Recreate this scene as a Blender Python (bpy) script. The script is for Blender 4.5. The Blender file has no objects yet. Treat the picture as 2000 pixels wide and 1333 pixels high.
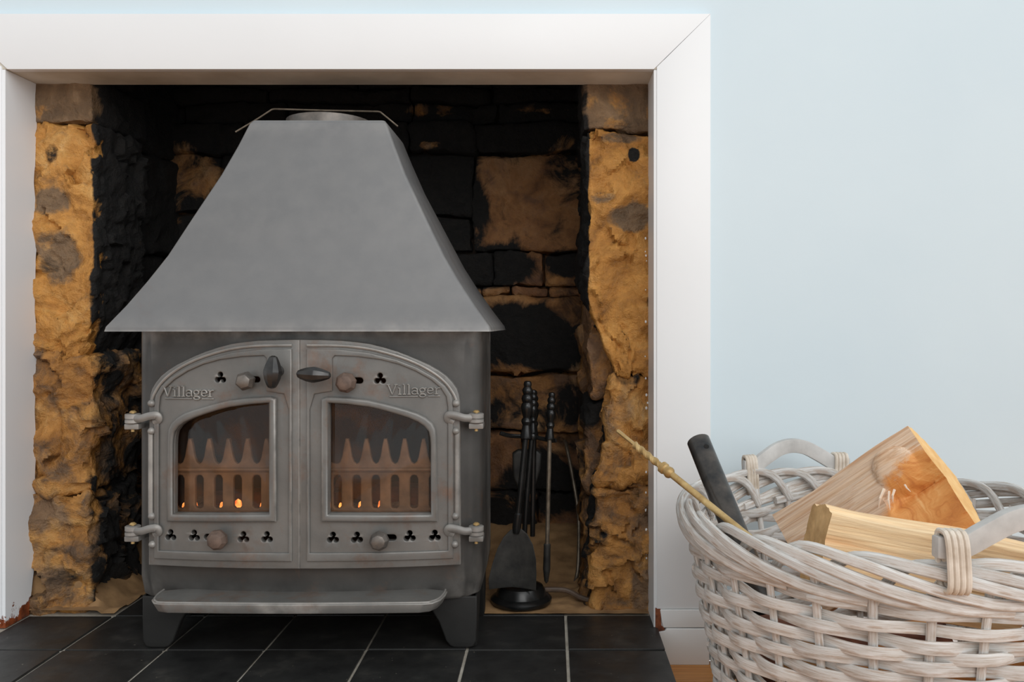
import bpy, bmesh, math, random
from mathutils import Vector, noise
random.seed(7)
SC = bpy.context.scene
COL = SC.collection
PI = math.pi

# ------------------------------------------------------------------ camera
F = 1673.0; CX, CY = 1077.0, 634.0; H = 0.549      # focal length in px of a 2000 px frame, eye height above the hearth
cam = bpy.data.objects.new('camera', bpy.data.cameras.new('camera')); COL.objects.link(cam)
cam.data.sensor_width = 36; cam.data.lens = 36*F/2000
cam.data.shift_x = -(CX-1000)/2000; cam.data.shift_y = -(666.5-CY)/2000
cam.data.clip_start = 0.02
cam.location = (0, 0, H); cam.rotation_euler = (PI/2, 0, 0)
SC.camera = cam

# ------------------------------------------------------------------ light
w = bpy.data.worlds.new('world'); SC.world = w; w.use_nodes = True
bg = w.node_tree.nodes['Background']; bg.inputs[0].default_value = (0.93, 0.97, 1.0, 1); bg.inputs[1].default_value = 0.82
def area(name, loc, target, sx, sy, power, col):
    L = bpy.data.lights.new(name, 'AREA'); L.shape = 'RECTANGLE'; L.size = sx; L.size_y = sy; L.energy = power; L.color = col
    o = bpy.data.objects.new(name, L); COL.objects.link(o); o.location = loc
    o.rotation_euler = (Vector(target)-Vector(loc)).to_track_quat('-Z', 'Y').to_euler()
    return o
area('window_light_main', (0.4, -1.6, 2.0), (-0.2, 1.5, 0.4), 1.6, 1.4, 27, (1.0, 0.99, 0.97))
sl = bpy.data.lights.new('daylight_fill', 'SUN'); sl.energy = 1.05; sl.angle = math.radians(55); sl.color = (0.98, 0.99, 1.0)     # soft sun added as fill from the right front, brightens the left reveal
so = bpy.data.objects.new('daylight_fill', sl); COL.objects.link(so); so.location = (2.5, -2.0, 2.2)
so.rotation_euler = Vector((-1.0, 1.0, -0.62)).to_track_quat('-Z', 'Y').to_euler()
vs = SC.view_settings
vs.view_transform = 'Standard'; vs.look = 'None'; vs.gamma = 1; vs.use_curve_mapping = False; vs.exposure = -0.08

# ------------------------------------------------------------------ helpers
def P(px, py, d):
    """picture position and distance from the eye -> place in the room"""
    return Vector(((px-CX)*d/F, d, H-(py-CY)*d/F))

def srgb(r, g, b):
    f = lambda c: c/12.92 if c <= 0.04045 else ((c+0.055)/1.055)**2.4
    return (f(r/255), f(g/255), f(b/255), 1)

class NT:
    def __init__(s, name):
        s.m = bpy.data.materials.new(name); s.m.use_nodes = True
        s.t = s.m.node_tree; s.b = s.t.nodes['Principled BSDF']; s.out = s.t.nodes['Material Output']
    def n(s, typ, **kw):
        nd = s.t.nodes.new(typ)
        for k, v in kw.items():
            if k.startswith('_'): setattr(nd, k[1:], v)
            else: s.set(nd, k, v)
        return nd
    def set(s, nd, k, v):
        key = int(k[1:]) if k[0] == 'i' and k[1:].isdigit() else k
        inp = nd.inputs[key]
        if hasattr(v, 'is_linked') or isinstance(v, bpy.types.NodeSocket): s.t.links.new(v, inp)
        else: inp.default_value = v
    def coord(s, kind='Object', scale=(1, 1, 1)):
        tc = s.n('ShaderNodeTexCoord'); mp = s.n('ShaderNodeMapping')
        s.t.links.new(tc.outputs[kind], mp.inputs['Vector']); mp.inputs['Scale'].default_value = scale
        return mp.outputs[0]
    def noise(s, vec, scale, detail=6, rough=0.55, dist=0.0):
        nd = s.n('ShaderNodeTexNoise'); nd.inputs['Scale'].default_value = scale; nd.inputs['Detail'].default_value = detail
        nd.inputs['Roughness'].default_value = rough; nd.inputs['Distortion'].default_value = dist
        s.t.links.new(vec, nd.inputs['Vector']); return nd.outputs['Fac']
    def ramp(s, fac, stops, interp='LINEAR'):
        nd = s.n('ShaderNodeValToRGB'); cr = nd.color_ramp; cr.interpolation = interp
        while len(cr.elements) < len(stops): cr.elements.new(0.5)
        for e, (p, c) in zip(cr.elements, stops): e.position = p; e.color = c if len(c) == 4 else (*c, 1)
        s.t.links.new(fac, nd.inputs[0]); return nd.outputs[0]
    def mix(s, fac, a, b, mode='MIX'):
        nd = s.n('ShaderNodeMix', _data_type='RGBA', _blend_type=mode)
        for i, v in ((0, fac), (6, a), (7, b)):
            if isinstance(v, bpy.types.NodeSocket): s.t.links.new(v, nd.inputs[i])
            else: nd.inputs[i].default_value = v
        return nd.outputs[2]
    def math(s, op, a, b=0.0, c=None, clamp=False):
        nd = s.n('ShaderNodeMath', _operation=op, _use_clamp=clamp)
        for i, v in enumerate((a, b) if c is None else (a, b, c)):
            if isinstance(v, bpy.types.NodeSocket): s.t.links.new(v, nd.inputs[i])
            else: nd.inputs[i].default_value = v
        return nd.outputs[0]
    def bump(s, height, strength=0.3, dist=0.002):
        nd = s.n('ShaderNodeBump'); nd.inputs['Strength'].default_value = strength; nd.inputs['Distance'].default_value = dist
        s.t.links.new(height, nd.inputs['Height']); s.t.links.new(nd.outputs[0], s.b.inputs['Normal'])
    def color(s, c): s.set(s.b, 'Base Color', c)
    def rough(s, v): s.set(s.b, 'Roughness', v)
    def metal(s, v): s.set(s.b, 'Metallic', v)
BW = lambda v: (v, v, v, 1)

# ------------------------------------------------------------------ materials
def m_paint(name, c1, c2, rough=0.5, chip=None):
    t = NT(name); v = t.coord()
    c = t.ramp(t.noise(v, 3, 4), [(0.3, c1), (0.7, c2)])
    if chip:
        n1 = t.noise(v, 38, 8, 0.65)
        sep = t.n('ShaderNodeSeparateXYZ'); t.t.links.new(v, sep.inputs[0])
        low = t.math('SUBTRACT', chip, sep.outputs[2])               # paint has gone near the foot of the board
        k = t.math('ADD', t.math('MULTIPLY', low, 7.0), n1)
        k = t.ramp(k, [(0.62, BW(0)), (0.66, BW(1))])
        wood = t.ramp(t.noise(v, 60, 4), [(0.3, srgb(70, 30, 18)), (0.7, srgb(165, 85, 45))])
        c = t.mix(k, c, wood)
    t.color(c); t.rough(rough)
    t.bump(t.noise(v, 45, 4), 0.08, 0.002)
    return t.m

def m_iron(name, base, hi, rust=0.3, rough=0.5, scale=1.0):
    t = NT(name); v = t.coord()
    c = t.ramp(t.noise(v, 9*scale, 8, 0.6), [(0.3, base), (0.72, hi)])
    rmask = t.ramp(t.noise(v, 14*scale, 10, 0.7), [(0.62-0.25*rust, BW(0)), (0.80-0.25*rust, BW(min(1, 0.25+rust)))])
    rc = t.ramp(t.noise(v, 50, 4), [(0.3, srgb(88, 66, 52)), (0.7, srgb(128, 92, 68))])
    c = t.mix(rmask, c, rc)
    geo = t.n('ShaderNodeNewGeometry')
    wear_highlight = t.math('MULTIPLY', t.ramp(geo.outputs['Pointiness'], [(0.515, BW(0)), (0.58, BW(1))]), t.ramp(t.noise(v, 30, 4), [(0.35, BW(0.15)), (0.65, BW(0.75))]))  # paler edges: worn metal together with edge highlights put into the colour
    c = t.mix(wear_highlight, c, hi) if base[0] < 0.02 else t.mix(wear_highlight, c, srgb(170, 166, 160))
    t.color(c); t.metal(0.25)
    t.rough(t.ramp(t.noise(v, 20, 5), [(0.3, BW(rough-0.06)), (0.7, BW(rough+0.1))]))
    t.bump(t.noise(v, 260, 3), 0.12, 0.001)
    return t.m

def m_plain(name, c1, c2, rough=0.5, metal=0.0, scale=20, bump=0.1, bscale=150, coat=0.0):
    t = NT(name); v = t.coord()
    t.color(t.ramp(t.noise(v, scale, 6), [(0.3, c1), (0.7, c2)])); t.rough(rough); t.metal(metal)
    if coat: t.set(t.b, 'Coat Weight', coat)
    t.bump(t.noise(v, bscale, 3), bump, 0.001)
    return t.m

def m_stone(name):
    t = NT(name); v = t.coord()
    at = t.n('ShaderNodeAttribute', _attribute_name='tone'); sp = t.n('ShaderNodeSeparateColor'); t.t.links.new(at.outputs['Color'], sp.inputs[0])
    soot, grey, red = sp.outputs[0], sp.outputs[1], sp.outputs[2]
    n1 = t.noise(v, 11, 9, 0.62, 0.6); n2 = t.noise(v, 4.0, 5, 0.6); n3 = t.noise(v, 55, 6, 0.7)
    ochre = t.ramp(n1, [(0.28, srgb(120, 80, 38)), (0.40, srgb(186, 128, 58)), (0.52, srgb(216, 154, 76)), (0.64, srgb(230, 176, 102)), (0.74, srgb(248, 222, 176))])
    greyc = t.ramp(n1, [(0.3, srgb(90, 70, 50)), (0.55, srgb(138, 110, 80)), (0.75, srgb(172, 142, 108))])
    redc = t.ramp(n1, [(0.3, srgb(84, 54, 38)), (0.5, srgb(132, 90, 64)), (0.72, srgb(162, 122, 94))])
    gm = t.math('ADD', grey, t.math('MULTIPLY', t.math('SUBTRACT', t.noise(v, 17, 7, 0.65, 0.5), 0.5), 2.6))
    gm = t.ramp(t.math('ADD', gm, t.math('MULTIPLY', t.math('SUBTRACT', n2, 0.5), 0.8)), [(0.36, BW(0)), (0.80, BW(1))])
    c = t.mix(gm, ochre, greyc)
    c = t.mix(red, c, redc)
    c = t.mix(0.35, c, t.ramp(n3, [(0.3, BW(0.25)), (0.65, BW(1.0))]), 'MULTIPLY')
    sm = t.math('ADD', soot, t.math('MULTIPLY', t.math('SUBTRACT', t.noise(v, 10, 9, 0.68, 0.9), 0.5), 2.0))
    sm = t.ramp(sm, [(0.38, BW(0)), (0.70, BW(1))])
    sootc = t.ramp(n3, [(0.35, srgb(8, 7, 6)), (0.72, srgb(27, 23, 19))])
    t.color(t.mix(sm, c, sootc))
    t.rough(t.mix(sm, t.ramp(n3, [(0.35, BW(0.28)), (0.65, BW(0.62))]), BW(0.8)))
    h = t.math('ADD', t.math('MULTIPLY', n1, 1.0), t.math('ADD', t.math('MULTIPLY', n3, 0.6), t.math('MULTIPLY', t.noise(v, 170, 4, 0.6), 0.2)))
    t.bump(h, 0.9, 0.014)
    return t.m

def m_tile(name):
    t = NT(name); v = t.coord(); oi = t.n('ShaderNodeObjectInfo')
    v2 = t.n('ShaderNodeVectorMath', _operation='ADD'); t.t.links.new(v, v2.inputs[0])
    sc = t.n('ShaderNodeVectorMath', _operation='SCALE'); sc.inputs[3].default_value = 9
    cmb = t.n('ShaderNodeCombineXYZ'); t.t.links.new(oi.outputs['Random'], cmb.inputs[0]); t.t.links.new(oi.outputs['Random'], cmb.inputs[1])
    t.t.links.new(cmb.outputs[0], sc.inputs[0]); t.t.links.new(sc.outputs[0], v2.inputs[1])
    vv = v2.outputs[0]
    c = t.ramp(t.noise(vv, 14, 8, 0.65), [(0.3, srgb(26, 26, 26)), (0.55, srgb(40, 40, 39)), (0.8, srgb(66, 64, 60))])
    specks = t.ramp(t.noise(vv, 190, 2), [(0.74, BW(0)), (0.77, BW(0.7))])
    c = t.mix(specks, c, srgb(150, 140, 125))
    t.color(c); t.rough(t.ramp(t.noise(vv, 18, 5), [(0.3, BW(0.34)), (0.7, BW(0.55))]))
    t.bump(t.noise(vv, 40, 6), 0.18, 0.003)
    return t.m

def m_wood(name, stops, grain=(1.2, 26, 26), knot=None, rough=0.62, bump=0.5, dark=None):
    """grain runs along local x"""
    t = NT(name); v = t.coord('Object', grain); vo = t.coord()
    n = t.noise(v, 3.2, 8, 0.62, 0.5); nf = t.noise(t.coord('Object', (2.5, 95, 95)), 3, 4, 0.6)
    c = t.ramp(n, stops)
    c = t.mix(0.30, c, t.ramp(nf, [(0.35, srgb(150, 105, 65)), (0.6, BW(1.0))]), 'MULTIPLY')
    if knot:
        rc_, rr_, mc_, mr_ = knot
        def dist(c_):
            d = t.n('ShaderNodeVectorMath', _operation='DISTANCE'); t.t.links.new(vo, d.inputs[0]); d.inputs[1].default_value = c_; return d.outputs['Value']
        sp = t.n('ShaderNodeSeparateXYZ'); t.t.links.new(vo, sp.inputs[0])
        an = t.math('ARCTAN2', t.math('SUBTRACT', sp.outputs[1], rc_[1]), t.math('SUBTRACT', sp.outputs[0], rc_[0]))
        cb = t.n('ShaderNodeCombineXYZ'); t.t.links.new(t.math('ADD', t.math('MULTIPLY', an, 4.0), t.math('MULTIPLY', t.noise(vo, 14, 3), 5.0)), cb.inputs[0]); t.t.links.new(t.math('MULTIPLY', dist(rc_), 14.0), cb.inputs[1])
        fan = t.noise(cb.outputs[0], 1.6, 7, 0.6, 0.4)
        ring = t.ramp(fan, [(0.30, srgb(190, 112, 52)), (0.45, srgb(216, 142, 72)), (0.6, srgb(228, 160, 90)), (0.75, srgb(240, 186, 122))])
        n = fan if False else n
        mk = t.math('ADD', t.math('DIVIDE', dist(mc_), mr_), t.math('MULTIPLY', t.math('SUBTRACT', t.noise(vo, 28, 6, 0.7), 0.5), 0.7))
        km = t.ramp(mk, [(0.86, BW(1)), (1.08, BW(0))])
        c = t.mix(km, c, ring)
    t.color(c); t.rough(rough); t.bump(t.math('ADD', n, t.math('MULTIPLY', nf, 0.5)), bump, 0.004)
    return t.m

def m_willow(name):
    t = NT(name); v = t.coord('UV', (1, 1, 1))
    n = t.noise(t.coord('UV', (0.9, 4.0, 1)), 3, 7, 0.6); n2 = t.noise(t.coord('UV', (1.2, 3, 1)), 2.5, 5)
    oi = t.n('ShaderNodeObjectInfo')
    c = t.ramp(n, [(0.28, srgb(160, 146, 130)), (0.40, srgb(198, 192, 184)), (0.55, srgb(218, 216, 212)), (0.75, srgb(238, 238, 238))])
    c2 = t.ramp(n2, [(0.36, srgb(196, 160, 128)), (0.5, BW(1))])
    c = t.mix(0.55, c, c2, 'MULTIPLY')
    f = t.ramp(oi.outputs['Random'], [(0.0, BW(0.82)), (1.0, BW(1.0))])
    c = t.mix(1.0, c, f, 'MULTIPLY')
    t.color(c); t.rough(0.6); t.bump(n, 0.25, 0.002)
    return t.m

def m_glass(name):
    t = NT(name); v = t.coord()
    tr = t.n('ShaderNodeBsdfTransparent'); gl = t.n('ShaderNodeBsdfGlossy'); gl.inputs['Roughness'].default_value = 0.06
    grime = t.n('ShaderNodeBsdfDiffuse'); grime.inputs[0].default_value = srgb(120, 78, 48)
    tr.inputs[0].default_value = (0.93, 0.88, 0.82, 1)
    mx = t.n('ShaderNodeMixShader'); mx.inputs[0].default_value = 0.035
    t.t.links.new(tr.outputs[0], mx.inputs[1]); t.t.links.new(gl.outputs[0], mx.inputs[2])
    g = t.ramp(t.noise(v, 16, 8, 0.7), [(0.5, BW(0.0)), (0.8, BW(0.22))])
    m2 = t.n('ShaderNodeMixShader'); t.t.links.new(g, m2.inputs[0]); t.t.links.new(mx.outputs[0], m2.inputs[1]); t.t.links.new(grime.outputs[0], m2.inputs[2])
    t.t.links.new(m2.outputs[0], t.out.inputs['Surface'])
    return t.m

def m_ember(name):
    t = NT(name); v = t.coord()
    t.color(srgb(120, 60, 30)); t.rough(0.9)
    t.set(t.b, 'Emission Color', t.ramp(t.noise(v, 60, 5), [(0.35, srgb(190, 60, 15)), (0.65, srgb(255, 170, 90))]))
    t.set(t.b, 'Emission Strength', 2.5)
    return t.m

M = dict(
    wall=m_paint('wall_paint_blue', srgb(205, 219, 225), srgb(210, 223, 228), 0.6),
    white=m_paint('white_gloss_paint', srgb(230, 231, 231), srgb(234, 235, 235), 0.38),
    white_chip=m_paint('white_paint_chipped', srgb(232, 234, 236), srgb(238, 239, 240), 0.4, chip=0.105),
    white_plinth=m_paint('white_paint_plinth', srgb(226, 225, 222), srgb(236, 235, 233), 0.45, chip=-0.035),
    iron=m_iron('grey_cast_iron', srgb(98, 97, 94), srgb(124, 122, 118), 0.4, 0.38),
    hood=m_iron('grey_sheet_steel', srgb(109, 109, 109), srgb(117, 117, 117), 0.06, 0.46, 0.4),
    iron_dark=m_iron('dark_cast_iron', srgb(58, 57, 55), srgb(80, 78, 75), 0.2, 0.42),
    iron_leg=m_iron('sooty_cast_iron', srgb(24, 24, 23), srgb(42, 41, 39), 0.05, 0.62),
    rust=m_plain('rusted_iron', srgb(78, 64, 56), srgb(116, 96, 84), 0.65, 0.1, 60, 0.3),
    knob=m_plain('worn_steel', srgb(92, 88, 84), srgb(122, 114, 106), 0.4, 0.45, 60, 0.2),
    handle=m_plain('polished_black_iron', srgb(44, 44, 44), srgb(70, 68, 66), 0.26, 0.5, 40, 0.05),
    brass=m_plain('old_brass', srgb(158, 126, 76), srgb(206, 178, 124), 0.45, 0.45, 60, 0.2),
    black=m_plain('black_painted_iron', srgb(22, 22, 22), srgb(38, 38, 37), 0.26, 0.3, 40, 0.05),
    blackmatt=m_plain('sooty_black_iron', srgb(26, 26, 25), srgb(62, 60, 56), 0.5, 0.1, 30, 0.25),
    tube=m_plain('worn_black_tube', srgb(44, 46, 48), srgb(92, 86, 80), 0.3, 0.6, 40, 0.15),
    steel=m_plain('grey_steel_rod', srgb(96, 86, 74), srgb(140, 128, 112), 0.45, 0.6, 80, 0.1),
    stone=m_stone('sandstone'),
    mortar=m_plain('dark_mortar', srgb(26, 21, 17), srgb(58, 45, 34), 0.9, 0, 20, 0.5, 80),
    sootwall=m_plain('soot', srgb(12, 11, 10), srgb(24, 21, 18), 0.95, 0, 15, 0.5, 60),
    sand=m_plain('sandy_rubble', srgb(122, 92, 60), srgb(180, 142, 98), 0.9, 0, 18, 0.6, 130),
    grout=m_plain('cement_grout', srgb(150, 142, 128), srgb(196, 190, 178), 0.85, 0, 30, 0.3, 200),
    tile=m_tile('black_slate_tile'),
    floor=m_wood('orange_pine_floor', [(0.3, srgb(176, 112, 52)), (0.7, srgb(216, 152, 82))], (1.2, 26, 26), rough=0.4, bump=0.1),
    soffit=m_plain('stained_board', srgb(176, 166, 148), srgb(232, 226, 214), 0.55, 0, 5, 0.1),
    log_a=m_wood('split_pine', [(0.30, srgb(190, 138, 98)), (0.42, srgb(218, 182, 148)), (0.52, srgb(232, 206, 180)), (0.60, srgb(206, 162, 124)), (0.66, srgb(232, 204, 176)), (0.8, srgb(214, 176, 140))], (0.7, 30, 30), knot=((0.178, 0.026, 0.0), 0.085, (0.226, 0.118, 0.0), 0.092)),
    log_b=m_wood('fresh_split_pine', [(0.3, srgb(236, 184, 130)), (0.5, srgb(250, 216, 168)), (0.75, srgb(254, 230, 190))], (1.6, 26, 26)),
    log_c=m_wood('orange_split_pine', [(0.3, srgb(210, 136, 70)), (0.7, srgb(238, 176, 108))], (1.6, 26, 26)),
    bark=m_plain('reddish_bark', srgb(66, 42, 32), srgb(142, 86, 62), 0.85, 0, 30, 0.9, 60),
    sawn=m_plain('sawn_end_grain', srgb(222, 168, 98), srgb(240, 198, 136), 0.7, 0, 50, 0.4, 120),
    sawn_dull=m_plain('weathered_end_grain', srgb(172, 132, 84), srgb(228, 186, 130), 0.75, 0, 40, 0.5, 120),
    willow=m_willow('whitewashed_willow'),
    handlewood=m_plain('grey_bent_wood', srgb(176, 174, 170), srgb(208, 206, 202), 0.55, 0, 30, 0.15, 90),
    cane=m_plain('cane_binding', srgb(196, 182, 164), srgb(226, 216, 202), 0.5, 0, 60, 0.15, 120),
    glass=m_glass('stove_glass'), ember=m_ember('glowing_ember'),
    ash=m_plain('ash', srgb(120, 96, 78), srgb(190, 168, 148), 0.95, 0, 60, 0.6, 120),
    firebox=m_plain('sooted_firebrick', srgb(30, 22, 17), srgb(74, 48, 32), 0.9, 0, 14, 0.4),
    iron_worn_highlit=m_iron('worn_highlit_cast_iron', srgb(112, 110, 107), srgb(140, 137, 132), 0.2, 0.42),  # lighter iron for lettering and edges: wear plus relief highlights put into the colour
    rotwood=m_plain('bare_rotten_wood', srgb(74, 34, 20), srgb(150, 84, 50), 0.85, 0, 90, 0.5),
    splinter=m_plain('pale_splinters', srgb(232, 206, 180), srgb(248, 232, 214), 0.6, 0, 60, 0.2),
    grate=m_plain('rusty_grate_iron', srgb(88, 68, 54), srgb(132, 102, 80), 0.6, 0.1, 40, 0.3),
    brick=m_plain('firebrick', srgb(150, 96, 58), srgb(190, 132, 84), 0.9, 0, 14, 0.4),
    cable=m_plain('brown_cable', srgb(70, 56, 46), srgb(104, 84, 68), 0.5, 0, 40, 0.1),
    flake=m_plain('loose_white_paint', srgb(214, 212, 208), srgb(236, 236, 234), 0.5, 0, 40, 0.1),
)

# ------------------------------------------------------------------ object helpers
ROOT = {}
def tag(o, label=None, cat=None, group=None, kind=None):
    if label: o['label'] = label
    if cat: o['category'] = cat
    if group: o['group'] = group
    if kind: o['kind'] = kind
    return o
def empty(name, loc, label=None, cat=None, group=None):
    o = bpy.data.objects.new(name, None); COL.objects.link(o); o.location = loc; o.empty_display_size = 0.05
    ROOT[o.name] = Vector(loc); return tag(o, label, cat, group)
def origin_of(o):
    p = Vector((0, 0, 0))
    while o is not None: p = p+Vector(o.location); o = o.parent
    return p
def link(name, me, mat, parent=None, smooth=True, sharp=0.6):
    """me holds room coordinates"""
    if parent is not None: me.transform(__import__('mathutils').Matrix.Translation(-origin_of(parent)))
    if smooth:
        for p in me.polygons: p.use_smooth = True
        try: me.set_sharp_from_angle(angle=sharp)
        except Exception: pass
    o = bpy.data.objects.new(name, me); COL.objects.link(o)
    if mat is not None: me.materials.append(M[mat] if isinstance(mat, str) else mat)
    o.parent = parent
    if parent is None:       # origin to the base of the thing
        vs_ = [v.co for v in me.vertices]
        if vs_:
            lo = [min(v[i] for v in vs_) for i in range(3)]; hi = [max(v[i] for v in vs_) for i in range(3)]
            c = Vector(((lo[0]+hi[0])/2, (lo[1]+hi[1])/2, lo[2]))
            me.transform(__import__('mathutils').Matrix.Translation(-c)); o.location = c
    return o

class MB:
    """collects faces for ONE mesh"""
    def __init__(s): s.v = []; s.f = []; s.uv = []
    def add(s, v, f, uv=None):
        b = len(s.v); s.v += [tuple(x) for x in v]; s.f += [tuple(i+b for i in q) for q in f]
        s.uv += list(uv) if uv else [(0, 0)]*len(v); return s
    def box(s, x0, x1, y0, y1, z0, z1):
        v = [(x, y, z) for z in (z0, z1) for y in (y0, y1) for x in (x0, x1)]
        return s.add(v, [(0, 2, 3, 1), (4, 5, 7, 6), (0, 1, 5, 4), (2, 6, 7, 3), (0, 4, 6, 2), (1, 3, 7, 5)])
    def tube(s, pts, rad, segs=10, closed=False, up=None, caps=True, sq=1.0):
        """rad: number, list of numbers, or (a, b) half axes along (up, tangent x up); up: fixed vector or list"""
        pts = [Vector(p) for p in pts]; n = len(pts); v = []; uv = []; L = 0.0
        prev = None
        for i, p in enumerate(pts):
            a = pts[(i-1) % n] if (closed or i > 0) else pts[i]
            b = pts[(i+1) % n] if (closed or i < n-1) else pts[i]
            t = (b-a).normalized()
            if up is not None:
                u = Vector(up[i] if isinstance(up, list) else up)
            elif prev is None:
                u = Vector((0, 0, 1)) if abs(t.z) < 0.9 else Vector((1, 0, 0))
            else: u = prev
            u = (u-t*u.dot(t)).normalized(); prev = u
            q = t.cross(u)
            r = rad[i] if isinstance(rad, list) else rad
            ra, rb = r if isinstance(r, tuple) else (r, r)
            if i: L += (p-pts[i-1]).length
            for k in range(segs):
                an = 2*PI*k/segs
                ca, sa = math.cos(an), math.sin(an)
                if sq != 1.0: ca = math.copysign(abs(ca)**sq, ca); sa = math.copysign(abs(sa)**sq, sa)
                v.append(p+u*(ra*ca)+q*(rb*sa)); uv.append((L*10, k/segs))
        f = []
        for i in range(n if closed else n-1):
            for k in range(segs):
                a = i*segs+k; b = i*segs+(k+1) % segs; c = ((i+1) % n)*segs+(k+1) % segs; d = ((i+1) % n)*segs+k
                f.append((a, b, c, d))
        if caps and not closed:
            f.append(tuple(range(segs-1, -1, -1))); f.append(tuple((n-1)*segs+k for k in range(segs)))
        return s.add(v, f, uv)
    def lathe(s, prof, base, axis=(0, 0, 1), segs=20):
        """prof: (radius, height along axis)"""
        ax = Vector(axis).normalized(); u = Vector((1, 0, 0)) if abs(ax.x) < 0.9 else Vector((0, 1, 0))
        u = (u-ax*u.dot(ax)).normalized(); q = ax.cross(u); base = Vector(base); v = []; f = []
        for r, h in prof:
            for k in range(segs):
                an = 2*PI*k/segs; v.append(base+ax*h+(u*math.cos(an)+q*math.sin(an))*r)
        for i in range(len(prof)-1):
            for k in range(segs):
                f.append((i*segs+k, i*segs+(k+1) % segs, (i+1)*segs+(k+1) % segs, (i+1)*segs+k))
        f.append(tuple(range(segs-1, -1, -1))); f.append(tuple((len(prof)-1)*segs+k for k in range(segs)))
        return s.add(v, f)
    def ball(s, c, r, segs=12, rings=8):
        rx, ry, rz = r if isinstance(r, tuple) else (r, r, r); v = []; f = []
        for i in range(rings+1):
            th = PI*i/rings
            for k in range(segs):
                ph = 2*PI*k/segs; v.append((c[0]+rx*math.sin(th)*math.cos(ph), c[1]+ry*math.sin(th)*math.sin(ph), c[2]+rz*math.cos(th)))
        for i in range(rings):
            for k in range(segs): f.append((i*segs+k, (i+1)*segs+k, (i+1)*segs+(k+1) % segs, i*segs+(k+1) % segs))
        return s.add(v, f)
    def mesh(s, name='m'):
        me = bpy.data.meshes.new(name); me.from_pydata(s.v, [], s.f); me.update()
        if any(u != (0, 0) for u in s.uv):
            ul = me.uv_layers.new(name='UVMap')
            for lp in me.loops: ul.data[lp.index].uv = s.uv[lp.vertex_index]
        bm = bmesh.new(); bm.from_mesh(me); bmesh.ops.recalc_face_normals(bm, faces=bm.faces); bm.to_mesh(me); bm.free()
        return me
    def build(s, name, mat, parent=None, smooth=True, bevel=0.0, sharp=0.6):
        me = s.mesh(name)
        if bevel:
            bm = bmesh.new(); bm.from_mesh(me)
            bmesh.ops.bevel(bm, geom=[e for e in bm.edges if e.is_manifold and e.calc_face_angle(0) > 0.5], offset=bevel, segments=2, profile=0.6, affect='EDGES', clamp_overlap=True)
            bm.to_mesh(me); bm.free()
        return link(name, me, mat, parent, smooth, sharp)

def sheet(outline, holes=(), thick=0.01, bevel=0.001, place=None, cuts=0.0, bres=2):
    """flat plate from a 2D outline with holes; place maps (x, y, height) to the room; height 0..thick"""
    cu = bpy.data.curves.new('c', 'CURVE'); cu.dimensions = '2D'; cu.fill_mode = 'BOTH'
    cu.extrude = max(thick/2-bevel, 0.0001); cu.bevel_depth = bevel; cu.bevel_resolution = bres; cu.offset = -bevel
    for poly in [outline]+list(holes):
        sp = cu.splines.new('POLY'); sp.points.add(len(poly)-1); sp.use_cyclic_u = True
        for q, (x, y) in zip(sp.points, poly): q.co = (x, y, 0, 1)
    o = bpy.data.objects.new('c', cu); COL.objects.link(o)
    dg = bpy.context.evaluated_depsgraph_get(); dg.update()
    me = bpy.data.meshes.new_from_object(o.evaluated_get(dg)); bpy.data.objects.remove(o); bpy.data.curves.remove(cu)
    bm = bmesh.new(); bm.from_mesh(me); bmesh.ops.remove_doubles(bm, verts=bm.verts, dist=1e-6)
    if cuts:
        xs = [v.co.x for v in bm.verts]; x = math.floor(min(xs)/cuts)*cuts
        while x < max(xs):
            x += cuts
            bmesh.ops.bisect_plane(bm, geom=bm.verts[:]+bm.edges[:]+bm.faces[:], plane_co=(x, 0, 0), plane_no=(1, 0, 0))
    if place:
        for v in bm.verts: v.co = place(v.co.x, v.co.y, v.co.z+thick/2)
    bmesh.ops.recalc_face_normals(bm, faces=bm.faces)
    bm.to_mesh(me); bm.free()
    while me.materials: me.materials.pop()
    return me

def smooth_path(pts, n=8, closed=False):
    pts = [Vector(p) for p in pts]; out = []; m = len(pts)
    rng = range(m) if closed else range(m-1)
    for i in rng:
        p1, p2 = pts[i], pts[(i+1) % m]
        p0 = pts[i-1] if (closed or i > 0) else p1*2-p2
        p3 = pts[(i+2) % m] if (closed or i < m-2) else p2*2-p1
        for k in range(n):
            t = k/n
            out.append(0.5*((2*p1)+(p2-p0)*t+(2*p0-5*p1+4*p2-p3)*t*t+(3*p1-p0-3*p2+p3)*t**3))
    if not closed: out.append(pts[-1])
    return out

def fbm(p, oct=5): return noise.fractal(p, 1.0, 2.0, oct)

# ------------------------------------------------------------------ the room
DS = 1.547            # distance of the surround's face
DR = 1.639            # back edge of the reveal boards
FLZ = -0.065          # room floor; the hearth stands 65 mm above it
DB = 2.05             # back of the niche

mb = MB()
mb.box(-3.0, -1.03, DS+0.018, DS+0.14, FLZ, 2.5)
mb.box(0.235, 3.2, DS+0.018, DS+0.14, FLZ, 2.5)
mb.box(-1.03, 0.235, DS+0.018, DS+0.14, 1.04, 2.5)
tag(mb.build('wall_back', 'wall', smooth=False), 'pale blue painted room wall around the fireplace', 'wall', kind='structure')

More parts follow.
